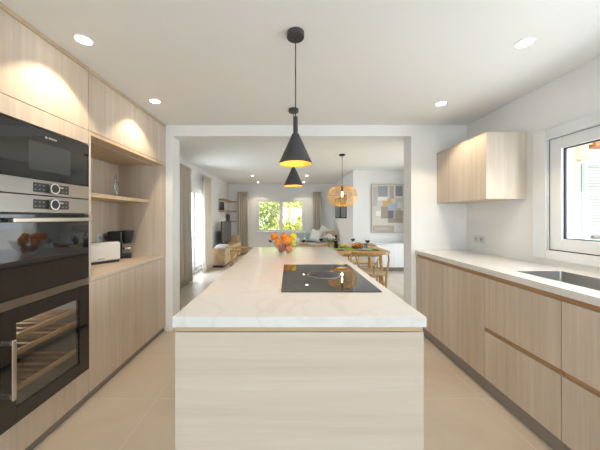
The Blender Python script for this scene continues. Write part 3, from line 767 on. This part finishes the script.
o = bpy.data.objects.new('rattan_light', l); COL.objects.link(o); o.parent = t; o.location = (0, 0, .19-.07)

# ------------------------------------------------------------------ dining table and chairs
TZ = .75; TX0, TX1, TY0, TY1 = -.36, 1.68, 4.27, 5.08
dt = thing('dining_table', 'long light oak dining table beyond the island', 'dining table', ((TX0+TX1)/2, (TY0+TY1)/2, 0))
P = rrect(TX0, TX1, TY0, TY1, .09, 8)
tp = MB().prism(P, TZ-.032, TZ); bmesh.ops.bevel(tp.bm, geom=[e for e in tp.bm.edges if abs(e.verts[0].co.z-e.verts[1].co.z) < 1e-6], offset=.006, segments=2, affect='EDGES')
part('tabletop', tp, M['oak_dark'], dt, smooth=30)
for sx in (TX0+.16, TX1-.16):
    for sy in (TY0+.10, TY1-.10):
        part('leg', MB().tube([(sx, sy, TZ-.032), (sx+.05*(1 if sx > 1 else -1), sy+.02*(1 if sy > 4.7 else -1), 0)], [.030,.018], 14), M['oak_leg'], dt, smooth=True)
part('apron', MB().box(TX0+.18, TX1-.18, TY0+.10, TY0+.12, TZ-.09, TZ-.033).box(TX0+.18, TX1-.18, TY1-.12, TY1-.10, TZ-.09, TZ-.033), M['oak_dark'], dt)
o = part('table_runner', MB().box(-.2, 1.56, 4.42, 4.93, TZ+.0003, TZ+.003, .001), M['runner']); tag(o, 'green cloth spread along the middle of the dining table', 'table runner')

def make_chair():
    """faces +y, back at -y"""
    t = thing('dining_chair', 'x', 'chair', (0,0,0), 'light wood woven-seat dining chairs')
    for s in (-1, 1):
        part('leg', MB().tube([(s*.235,.21,0),(s*.24,.21,.22),(s*.245,.205,.44),(s*.243,.20,.47)], [.013,.017,.018,.014], 12), M['oak_leg'], t, smooth=True)
        part('leg', MB().tube([(s*.19,-.22,0),(s*.195,-.20,.22),(s*.20,-.195,.43),(s*.225,-.20,.56),(s*.25,-.17,.66),(s*.262,-.11,.725)], [.012,.016,.018,.017,.015,.012], 12), M['oak_leg'], t, smooth=True)
    fr = MB().tube([(-.24,.205,.43),(.24,.205,.43)], .012, 10).tube([(-.2,-.195,.42),(.2,-.195,.42)], .012, 10)
    for s in (-1,1): fr.tube([(s*.2,-.195,.42),(s*.24,.205,.43)], .012, 10)
    part('seat_frame', fr, M['oak_leg'], t, smooth=True)
    st = MB()
    for s in (-1,1): st.tube([(s*.195,-.2,.25),(s*.24,.208,.25)], .010, 8)
    st.tube([(-.237,.208,.30),(.237,.208,.30)], .010, 8).tube([(-.196,-.2,.30),(.196,-.2,.30)], .010, 8)
    part('stretcher', st, M['oak_leg'], t, smooth=True)
    n = 12; se = MB(); bm = se.bm; g = []
    for zt in (0, 1):
        L = []
        for i in range(n+1):
            row = []
            for j in range(n+1):
                u, v = i/n, j/n; w = .2+.035*v; x = (u*2-1)*w; y = -.20+.41*v
                dip = .014*(1-(2*u-1)**2)*(1-(2*v-1)**2)
                row.append(bm.verts.new((x, y, (.447-dip) if zt else (.417-dip*.3))))
            L.append(row)
        g.append(L)
    for zt in (0,1):
        for i in range(n):
            for j in range(n): bm.faces.new((g[zt][i][j], g[zt][i+1][j], g[zt][i+1][j+1], g[zt][i][j+1]))
    for i in range(n):
        for (a, b_) in (((i,0),(i+1,0)),((i,n),(i+1,n)),((0,i),(0,i+1)),((n,i),(n,i+1))):
            bm.faces.new((g[0][a[0]][a[1]], g[0][b_[0]][b_[1]], g[1][b_[0]][b_[1]], g[1][a[0]][a[1]]))
    part('seat', se, M['cord'], t, smooth=30)
    rail = []
    for k in range(17):
        a = PI+PI*k/16; rail.append((.275*math.cos(a), .02+.265*math.sin(a)*1.0, .74+.018*abs(math.sin(a))))
    rail = [(-.272,.10,.733)]+rail+[(.272,.10,.733)]
    part('top_rail', MB().tube(rail, [.012]+[.015+.004*math.sin(PI*k/16) for k in range(17)]+[.012], 12, flat=1.2), M['oak_leg'], t, smooth=True)
    sp = MB().tube([(0,-.2,.43),(0,-.215,.50),(0,-.225,.56)], [.016,.014,.014], 8, flat=.6)
    for s in (-1,1): sp.tube([(0,-.222,.54),(s*.03,-.235,.61),(s*.065,-.24,.68),(s*.09,-.235,.75)], [.013,.012,.011,.011], 8, flat=.6)
    part('back_splat', sp, M['oak_leg'], t, smooth=True, label='Y-shaped back splat')
    return t
ch = make_chair()
ch.location = (1.31, 4.26, 0); ch['label'] = 'wooden chair at the near side of the dining table, nearest its right end'
dup(ch, (.72, 4.26, 0), 0, 'wooden chair at the near side of the dining table, mostly behind the island')
dup(ch, (1.44, 5.20, 0), PI, 'wooden chair on the far side of the dining table, at its right end')
dup(ch, (.84, 5.20, 0), PI, 'wooden chair on the far side of the dining table, middle one behind the bottle')
dup(ch, (.24, 5.20, 0), PI, 'wooden chair on the far side of the dining table, seen left of the flowers')
dup(ch, (-.78, 4.66, 0), -PI/2, 'wooden chair at the left head of the dining table, seen past the island left edge')

# table setting
def wine_glass(px, D, label):
    X = (px-289)/262*D
    t = thing('wine_glass', label, 'wine glass', (X, D, TZ+.003), 'wine glasses on the dining table')
    c = (X, D, TZ+.0032)
    part('glass_body', MB().lathe(c, [(0,.0),(.034,0),(.034,.002),(.006,.006),(.004,.012),(.004,.095),(.015,.102),(.036,.125),(.043,.15),(.040,.185),(.034,.215),(.033,.215),(.039,.185),(.041,.15),(.034,.127),(.013,.105),(0,.103)], 24), M['glass'], t, smooth=60)
    part('wine', MB().lathe(c, [(0,.106),(.013,.107),(.034,.129),(.0405,.15),(.040,.158),(0,.158)], 24), M['wine'], t, smooth=40)
    return t
wine_glass(303.5, 4.72, 'glass of red wine on the dining table just right of the fruit bowl')
wine_glass(321, 5.0, 'glass of red wine on the table left of the white flowers')
wine_glass(335.8, 4.50, 'glass of red wine in front of the dark wine bottle')
wine_glass(353, 4.95, 'glass of red wine on the table behind the bread')
wine_glass(367.5, 4.62, 'glass of red wine nearest the right end of the table')
wine_glass(270.5, 4.72, 'wine glass on the table half hidden left of the fruit bowl')
X = (336-289)/262*4.78; c = (X, 4.78, TZ+.0032)
t = thing('wine_bottle', 'dark wine bottle with pale foil neck on the dining table', 'bottle', c)
part('bottle_body', MB().lathe(c, [(0,0),(.036,0),(.038,.004),(.038,.17),(.034,.195),(.016,.225),(.0145,.29),(0,.29)], 24), M['bottle'], t, smooth=40)
part('bottle_foil', MB().lathe(c, [(.0155,.24),(.016,.30),(.014,.303),(0,.303)], 20), M['foil'], t, smooth=40)
# flowers
X = (328.8-289)/262*4.65; c = Vector((X, 4.65, TZ+.0032))
o = part('flower_vase', MB().lathe(c, [(0,.004),(.03,.004),(.036,.02),(.030,.07),(.036,.12),(.038,.12),(.032,.07),(.039,.02),(.032,0),(0,0)], 24), M['glass'], smooth=60)
tag(o, 'small clear glass vase holding white flowers on the dining table', 'vase')
fl = thing('flower_bouquet', 'bunch of white flowers with green leaves in the vase', 'flowers', c+Vector((0,0,.01)))
st = MB()
for k in range(7): st.tube([c+Vector((random.uniform(-.012,.012), random.uniform(-.012,.012), .012)), c+Vector((random.uniform(-.02,.02), random.uniform(-.02,.02), .12)), c+Vector((.06*math.cos(k), .05*math.sin(k), .19))], .0025, 5)
part('stems', st, M['stem'], fl)
lf = MB()
for k in range(26):
    a = random.uniform(0, 2*PI); r = random.uniform(.02,.075); z = random.uniform(.12,.18); p = c+Vector((r*math.cos(a), r*math.sin(a), z)); d = Vector((math.cos(a), math.sin(a), random.uniform(-.4,.6)))*.045; w = Vector((-math.sin(a), math.cos(a), .2))*.014
    lf.quad(p, p+d*.5+w, p+d, p+d*.5-w)
part('leaves', lf, M['stem'], fl, fix=False)
for k in range(9):
    a = k*2.4; r = .0 if k == 0 else .036+.030*(k % 3)/2
    p = c+Vector((r*math.cos(a)*1.25, r*math.sin(a), .225-.014*(k % 3)+(.025 if k == 0 else 0)))
    b = MB()
    for q in range(3):
        rr = .036-.009*q
        for s in range(5):
            aa = s*2*PI/5+q*.6; u = p+Vector((math.cos(aa)*rr*.55, math.sin(aa)*rr*.55, .004*q))
            b.ball(u, rr*.62, (1,1,.95), 1)
    part('blossom', b, M['petal'], fl, smooth=180)
# bread basket
X = (357.5-289)/262*4.72; c = Vector((X, 4.72, TZ+.0032))
t = thing('bread_basket', 'small wicker basket with arched handle holding bread on the table', 'basket', c)
bk = MB()
for k in range(4): rr = .072+.006*k; bk.tube([c+Vector((rr*1.2*math.cos(2*PI*i/28), rr*math.sin(2*PI*i/28), .007+.011*k)) for i in range(28)], .006, 6, closed=True)
bk.lathe(c, [(0,.002),(.07,.002)], 24)
part('basket_body', bk, M['basket'], t)
part('handle', MB().tube([c+Vector((.105*math.cos(a), 0, .03+.075*math.sin(a))) for a in [PI*i/14 for i in range(15)]], .0045, 8), M['basket'], t)
for k, (dx, dy) in enumerate(((-.04,-.01),(.035,.0),(0,.025))):
    pts = [c+Vector((dx+.04*math.cos(a), dy+.02*math.sin(a), .047+.01*(k == 2))) for a in (-2.6,-1.6,-.6,.5)]
    o = part('bread_roll', MB().tube(pts, [.012,.024,.025,.010], 12), M['bread'], smooth=180)
    tag(o, ['golden bread roll at the left in the wicker basket', 'golden bread roll at the right in the wicker basket', 'golden bread roll at the back in the wicker basket'][k], 'bread', 'bread rolls in the wicker basket')
# plates
def plate(px, D, label, r=.12):
    X = (px-289)/262*D; c = (X, D, TZ+.0032)
    o = part('dinner_plate', MB().lathe(c, [(0,.003),(.07,.003),(r,.014),(r+.002,.014),(.07,0),(0,0)], 36), M['plate'], smooth=40); tag(o, label, 'plate', 'plates on the dining table')
plate(364.5, 4.52, 'grey dinner plate near the right end of the dining table')
plate(344, 4.9, 'plate on the table left of the bread basket under yellow food')
for k, (dx, dy) in enumerate(((-.05,0),(.02,-.03),(.045,.035),(-.02,.045))):
    c = Vector(((344-289)/262*4.9+dx, 4.9+dy, TZ+.0032+.032))
    o = part('lemon', MB().ball(c, .025, (1.25,1,1), 2), M['lemon' if k % 2 else 'pear'], smooth=180)
    tag(o, 'small yellow fruit on the plate left of the bread basket', 'fruit', 'yellow fruit on the table plate')
X = (365.8-289)/262*4.78; c = (X, 4.78, TZ+.0032)
o = part('water_glass', MB().lathe(c, [(0,.004),(.028,.004),(.034,.09),(.036,.09),(.031,0),(0,0)], 24), M['water'], smooth=60); tag(o, 'pale blue water tumbler beside the plate on the table', 'glass')
for px, D, lb in ((375.5, 4.50, 'dark folded napkin at the right of the dinner plate'), (340.5, 4.47, 'dark folded napkin near the wine bottle')):
    X = (px-289)/262*D
    o = part('napkin', MB().box(X-.05, X+.05, D-.07, D+.07, TZ+.0032, TZ+.012, .003), M['cutl']); tag(o, lb, 'napkin')

# ------------------------------------------------------------------ living room
def curtain(name, ax, fixed, a0, a1, z0, z1, label, folds=7, amp=.05, pinch=.0):
    """hangs along ax from a0 to a1; fixed is the other coordinate"""
    t = thing(name, label, 'curtain', ((fixed, (a0+a1)/2, z0) if ax == 'y' else ((a0+a1)/2, fixed, z0)), 'linen curtains')
    n = folds*12; mb = MB(); bm = mb.bm; rows = []
    for j in range(15):
        v = j/14; z = z0+(z1-z0)*v; row = []
        ph = .5*math.sin(v*2.2); A = amp*(1-.35*v)
        for i in range(n+1):
            u = i/n; k = 1-pinch*math.exp(-((v-.93)/.05)**2)
            a = (a0+a1)/2+(u-.5)*(a1-a0)*k; w = math.sin(2*PI*folds*u+ph*math.sin(u*9))*A+.012*math.sin(u*17+v*3)
            row.append(bm.verts.new((fixed+w, a, z) if ax == 'y' else (a, fixed+w, z)))
        rows.append(row)
    for r0, r1 in zip(rows, rows[1:]):
        for i in range(n): bm.faces.new((r0[i], r0[i+1], r1[i+1], r1[i]))
    cl = part('cloth', mb, M['curtain'], t, smooth=180)
    m = cl.modifiers.new('s', 'SOLIDIFY'); m.thickness = .004
    rod = MB()
    if ax == 'y': rod.box(fixed-.015, fixed+.015, a0-.05, a1+.05, z1, z1+.025, .002)
    else: rod.box(a0-.03, a1+.03, fixed-.015, fixed+.015, z1, z1+.025, .002)
    part('curtain_track', rod, M['white'], t)
    return t
curtain('curtain', 'y', -2.03, 4.80, 5.42, .015, 2.31, 'beige linen curtain at the near side of the patio door', 6, .06, .12)
curtain('curtain', 'y', -2.03, 6.20, 6.80, .015, 2.31, 'beige linen curtain at the far side of the patio door', 6, .06, .12)
curtain('curtain', 'x', 9.38, -1.84, -1.46, .015, 2.22, 'beige linen curtain left of the garden window', 5, .04, .1)
curtain('curtain', 'x', 9.38, .85, 1.16, .015, 2.22, 'beige linen curtain right of the garden window behind the sofa', 4, .04, .1)

# television unit
tu = thing('television_unit', 'low wooden television unit along the left living room wall', 'television unit', (-1.9, 7.9, 0))
part('carcass', MB().box(-2.15, -1.68, 6.86, 9.1, .05, .49, .003), M['tvoak'], tu)
part('plinth', MB().box(-2.13, -1.72, 6.84, 9.06, .001, .05), M['black'], tu)
for k in range(4):
    a = 6.875+.555*k
    d = part('drawer', MB().box(-1.68, -1.663, a, a+.54, .065, .475, .002), M['cord'], tu, label='pale woven drawer front')
    part('knob', MB().tube([(-1.663, a+.28, .3), (-1.648, a+.28, .3)], .010, 12), M['black'], d)
tv = thing('television', 'dark flat television standing on the low unit', 'television', (-1.93, 8.15, .491))
part('casing', MB().box(-1.96, -1.93, 7.55, 8.75, .54, 1.19, .006), M['tvb'], tv)
part('television_display', MB().box(-1.93, -1.9285, 7.565, 8.735, .56, 1.178), M['tv'], tv)
part('stand', MB().box(-2.02, -1.86, 7.95, 8.35, .491, .50, .003).box(-1.95, -1.935, 8.1, 8.2, .50, .56), M['tvb'], tv)
o = part('slim_speaker', MB().box(-2.12, -2.06, 7.05, 7.2, .491, 1.06, .01), plain('pale_grey_plastic', srgb(178,184,192), .5), smooth=True); tag(o, 'slim pale grey upright box beside the television', 'speaker')
o = part('folded_blanket', MB().box(-1.98, -1.70, 6.95, 7.45, .491, .53, .015).box(-1.96, -1.72, 6.98, 7.40, .53, .56, .014), M['cushw'], smooth=True); tag(o, 'folded white cloth on the near end of the television unit', 'blanket')
o = part('storage_box', MB().box(-1.92, -1.72, 8.72, 9.0, .491, .66, .006).box(-1.925, -1.715, 8.715, 9.005, .655, .69, .006), M['tvoak']); tag(o, 'small wooden box at the far end of the television unit', 'box')
# corner shelves
for z, n, lb in ((1.85, 0, 'top oak corner shelf in the far left corner'), (1.50, 1, 'middle oak corner shelf in the far left corner'), (1.145, 2, 'lowest oak corner shelf in the far left corner')):
    y0 = 8.05 if n < 2 else 8.9
    o = part('corner_shelf', MB().prism([(-2.168, y0), (-1.99, y0), (-1.99, 9.30), (-1.90, 9.32), (-1.90, 9.498), (-2.168, 9.498)], z, z+.035), M['shelfoak'])
    tag(o, lb, 'shelf', 'oak corner shelves')
def photo(y0, y1, z, h, mat, label):
    t = thing('picture_frame', label, 'picture frame', (-2.1, (y0+y1)/2, z))
    f = MB(); frame_rect(f, 'x', -2.12, -2.10, y0, y1, z, z+h, .02, .002); part('frame_border', f, M['black'], t)
    part('picture', MB().box(-2.118, -2.108, y0+.02, y1-.02, z+.02, z+h-.02), mat, t)
photo(8.12, 8.50, 1.536, .26, M['pic'], 'dark framed picture standing on the middle corner shelf')
photo(9.0, 9.3, 1.181, .23, M['picb'], 'blue framed picture standing on the lowest corner shelf')
# sofa
sf = thing('sofa', 'pale grey fabric sofa under the right curtain by the garden window', 'sofa', (.95, 8.75, 0))
part('base', MB().box(.22, 1.60, 8.35, 9.25, .06, .34, .03), M['sofa'], sf, smooth=True)
part('backrest', MB().box(.22, 1.60, 9.06, 9.28, .30, .80, .05, seg=4), M['sofa'], sf, smooth=True)
part('armrest', MB().box(.20, .36, 8.33, 9.25, .10, .60, .05, seg=4), M['sofa'], sf, smooth=True)
part('seat_cushion', MB().box(.37, .97, 8.33, 9.05, .345, .47, .04, seg=4), M['sofa'], sf, smooth=True)
part('seat_cushion', MB().box(.98, 1.58, 8.33, 9.05, .345, .47, .04, seg=4), M['sofa'], sf, smooth=True)
for sx in (.28, 1.54):
    for sy in (8.42, 9.18): part('foot', MB().cyl((sx, sy, .001), (sx, sy, .06), .02, .025, 12), M['oak_leg'], sf)
def cushion(x, y, z, s, ang, tilt, mat, label):
    n = 12; mb = MB(); bm = mb.bm; L = []
    for sgn in (1, -1):
        g = []
        for i in range(n+1):
            row = []
            for j in range(n+1):
                u, v = 2*i/n-1, 2*j/n-1; e = max(0, (1-u**4)*(1-v**4)); k = 1-.06*(u*u*v*v < .0)-.05*(1-abs(u))*(abs(v) > .99)-.05*(1-abs(v))*(abs(u) > .99)
                row.append(bm.verts.new((u*s/2*k, sgn*.07*e**.5, v*s/2*k)))
            g.append(row)
        L.append(g)
    for g in L:
        for i in range(n):
            for j in range(n): bm.faces.new((g[i][j], g[i+1][j], g[i+1][j+1], g[i][j+1]))
    bmesh.ops.remove_doubles(bm, verts=bm.verts[:], dist=1e-4)
    o = part('cushion', mb, mat, smooth=180)
    R = Matrix.Rotation(tilt, 4, 'X') @ Matrix.Rotation(ang, 4, 'Y')
    o.data.transform(R); mz = min(v.co.z for v in o.data.vertices); o.data.transform(Matrix.Translation((0,0,-mz)))
    o.location = (x, y, z); o['label'] = label; o['category'] = 'cushion'; o['group'] = 'sofa cushions'
cushion(.66, 8.87, .47, .34, .0, -.25, M['cusht'], 'pale teal cushion at the left end of the sofa')
cushion(.90, 8.66, .47, .40, .25, -.3, M['cushw'], 'white cushion tilted on the sofa left of the flowers')
cushion(1.20, 8.85, .47, .44, .5, -.25, M['cushw'], 'large white cushion standing on its corner behind the flowers')
cushion(1.42, 8.55, .47, .40, -.15, -.3, M['cushb'], 'beige brown cushion at the right end of the sofa')
# framed prints on return wall
for a, b_, lb in ((7.45, 8.25, 'black framed print on the return wall, nearer of the two behind the rattan lamp'), (8.33, 9.13, 'black framed print on the return wall, farther of the two behind the rattan lamp')):
    t = thing('picture_frame', lb, 'picture frame', (1.63, (a+b_)/2, 1.28), 'black framed prints')
    f = MB(); frame_rect(f, 'x', 1.615, 1.639, a, b_, 1.28, 1.95, .035, .003); part('frame_border', f, M['black'], t)
    part('picture', MB().box(1.625, 1.637, a+.035, b_-.035, 1.315, 1.915), plain('print_grey', srgb(120,126,132), .3, noise=.5, nscale=5), t)
# large painting
AX0, AX1, AZ0, AZ1, AY = 2.115, 2.94, .935, 2.14, 6.70
t = thing('painting', 'large abstract painting in greys and ochre above the white sideboard', 'painting', ((AX0+AX1)/2, AY-.02, AZ0))
part('canvas', MB().box(AX0, AX1, AY-.03, AY-.002, AZ0, AZ1, .002), M['art'], t)
f = MB(); frame_rect(f, 'y', AY-.036, AY-.002, AX0-.012, AX1+.012, AZ0-.012, AZ1+.012, .012, .001); part('frame_border', f, M['art6'], t)
def ap(px0, px1, py0, py1, mat, jag=0):
    k = 262/6.67; x0, x1 = (px0-289)/k, (px1-289)/k; z1, z0 = 1.32+(217-py0)/k, 1.32+(217-py1)/k
    y = AY-.0305-random.uniform(0,.001)
    return MB().box(x0, x1, y-.001, AY-.0295, z0, z1)
for a in ((377.8,387.6,186,196.5,'art1'), (395.6,402.5,185.8,196,'art2'), (388,397.5,203,210.5,'art7'), (382.7,392.5,200.9,205.6,'art4'), (387.5,391,198.9,200.9,'art4'), (381,388,206.2,218.5,'art3'),
          (388,393.7,209.5,218.5,'art8'), (394.4,402.8,210.5,222.8,'art3'), (388,394.4,218.6,222.8,'art3'), (396,401,208,210.5,'art6'), (376,380.6,210.8,216,'art5'), (389.6,393.8,186,199,'art6'), (395,402.5,198.5,202.6,'art9'),
          (372.6,394,225.5,232.0,'art6'), (375,389,227.5,229.5,'art9'), (373,377.3,187,206,'art9'), (378,387.5,197,200.5,'art5')):
    part('paint_patch', ap(*a[:4], None), M[a[4]], t)
# sideboard
sb = thing('sideboard', 'low white sideboard under the abstract painting', 'sideboard', (2.54, 6.52, 0))
part('carcass', MB().box(2.08, 3.005, 6.352, 6.68, .10, .655, .002), M['white'], sb)
part('top', MB().box(2.07, 3.01, 6.33, 6.68, .656, .675, .002), M['white'], sb)
part('plinth', MB().box(2.12, 2.98, 6.40, 6.66, .001, .10), M['plinth'], sb)
for a, b_ in ((2.082, 2.541), (2.545, 3.003)):
    part('door', MB().box(a, b_, 6.333, 6.351, .102, .652, .002), M['white'], sb)

# ------------------------------------------------------------------ outside
o = part('ground', MB().box(-30, 30, -15, 40, -.30, -.13), M['terrace']); o['kind'] = 'structure'
def tree(x, y, h, w, n, mat, label, trunk_h=.8):
    t = thing('garden_tree', label, 'tree', (x, y, -.13), 'trees behind the garden window')
    part('trunk', MB().tube([(x, y, -.13), (x+.05, y, trunk_h), (x-.1, y, h*.6)], [.09,.07,.03], 10), M['bark'], t, smooth=True)
    rnd = random.Random(int(x*100)+int(y*10)); mb = MB(); bm = mb.bm
    bl = [(Vector((x+rnd.uniform(-w,w)*.7, y+rnd.uniform(-.5,.5), rnd.uniform(.3, h-.4))), rnd.uniform(.35,.7)) for _ in range(16)]
    for _ in range(n):
        c, r = rnd.choice(bl); d = Vector((rnd.gauss(0,1), rnd.gauss(0,1), rnd.gauss(0,1))).normalized(); p = c+d*r*rnd.uniform(.6,1.05)
        a = Vector((rnd.gauss(0,1), rnd.gauss(0,1), rnd.gauss(0,1))).normalized(); b_ = a.cross((d+Vector((rnd.gauss(0,.5),rnd.gauss(0,.5),rnd.gauss(0,.5)))).normalized()).normalized()
        s = rnd.uniform(.05,.10)
        bm.faces.new([bm.verts.new(q) for q in (p-a*s, p+b_*s*.5, p+a*s, p-b_*s*.5)])
    part('foliage', mb, mat, t, fix=False)
tree(-1.9, 13.6, 3.6, 1.3, 5200, M['leafB'], 'green bushy tree behind the left pane of the garden window')
tree(.25, 13.4, 3.4, 1.3, 5200, M['leafA'], 'yellow-green sunlit tree behind the right pane of the garden window')
tree(-5.5, 8.6, 3.0, 1.1, 3000, M['leafB'], 'green shrub glimpsed through the patio door')
# neighbouring facade seen through the kitchen window
t = thing('neighbouring_facade', 'white house front across the yard seen through the kitchen window', 'building', (7.5, 5.6, -.13))
part('wall', MB().box(5.0, 10.0, 5.5, 5.7, -.13, 3.2), M['ext'], t)
s = MB(); frame_rect(s, 'y', 5.42, 5.48, 6.12, 7.0, .62, 2.45, .06, .003)
sh = part('shutter', s, M['louvre'], t)
lv = MB()
for k in range(26):
    z = .71+k*.066; lv.box(6.18, 6.94, 5.43, 5.47, z, z+.012, rot=Matrix.Rotation(.6, 4, 'X'), c=(6.5, 5.45, z+.006)).box(6.18, 6.94, 5.445, 5.455, z, z+.05, rot=Matrix.Rotation(.35, 4, 'X'), c=(6.5, 5.45, z+.02))
part('louvre_slats', lv, M['louvre'], sh)
t = thing('pergola', 'cream post and terracotta beam of a pergola outside the kitchen window', 'pergola', (4.2, 3.8, -.13))
part('post', MB().box(4.0, 4.12, 3.75, 3.88, -.13, 2.45, .005), M['cream'], t)
part('beam', MB().box(4.36, 6.6, 3.72, 3.90, 2.33, 2.47, .005), M['beam'], t, label='terracotta beam')
part('bracket', MB().box(4.12, 4.28, 3.74, 3.90, 2.14, 2.46, .005), M['cream'], t)
part('crosspiece', MB().box(4.28, 4.36, 3.76, 3.88, 2.36, 2.45, .003), M['cream'], t)
t = thing('garden_railing', 'low dark metal rail outside the kitchen window', 'railing', (4.0, 3.1, -.13))
part('rail', MB().tube([(3.47, 3.0, 1.09), (3.62, 3.0, 1.09), (5.4, 3.0, 1.09)], .022, 12), plain('railing_grey', srgb(120,116,118), .4, .5), t, smooth=True)
for x in (3.62, 4.6, 5.4): part('post', MB().cyl((x, 3.0, -.13), (x, 3.0, 1.09), .015), M['gasket'], t)
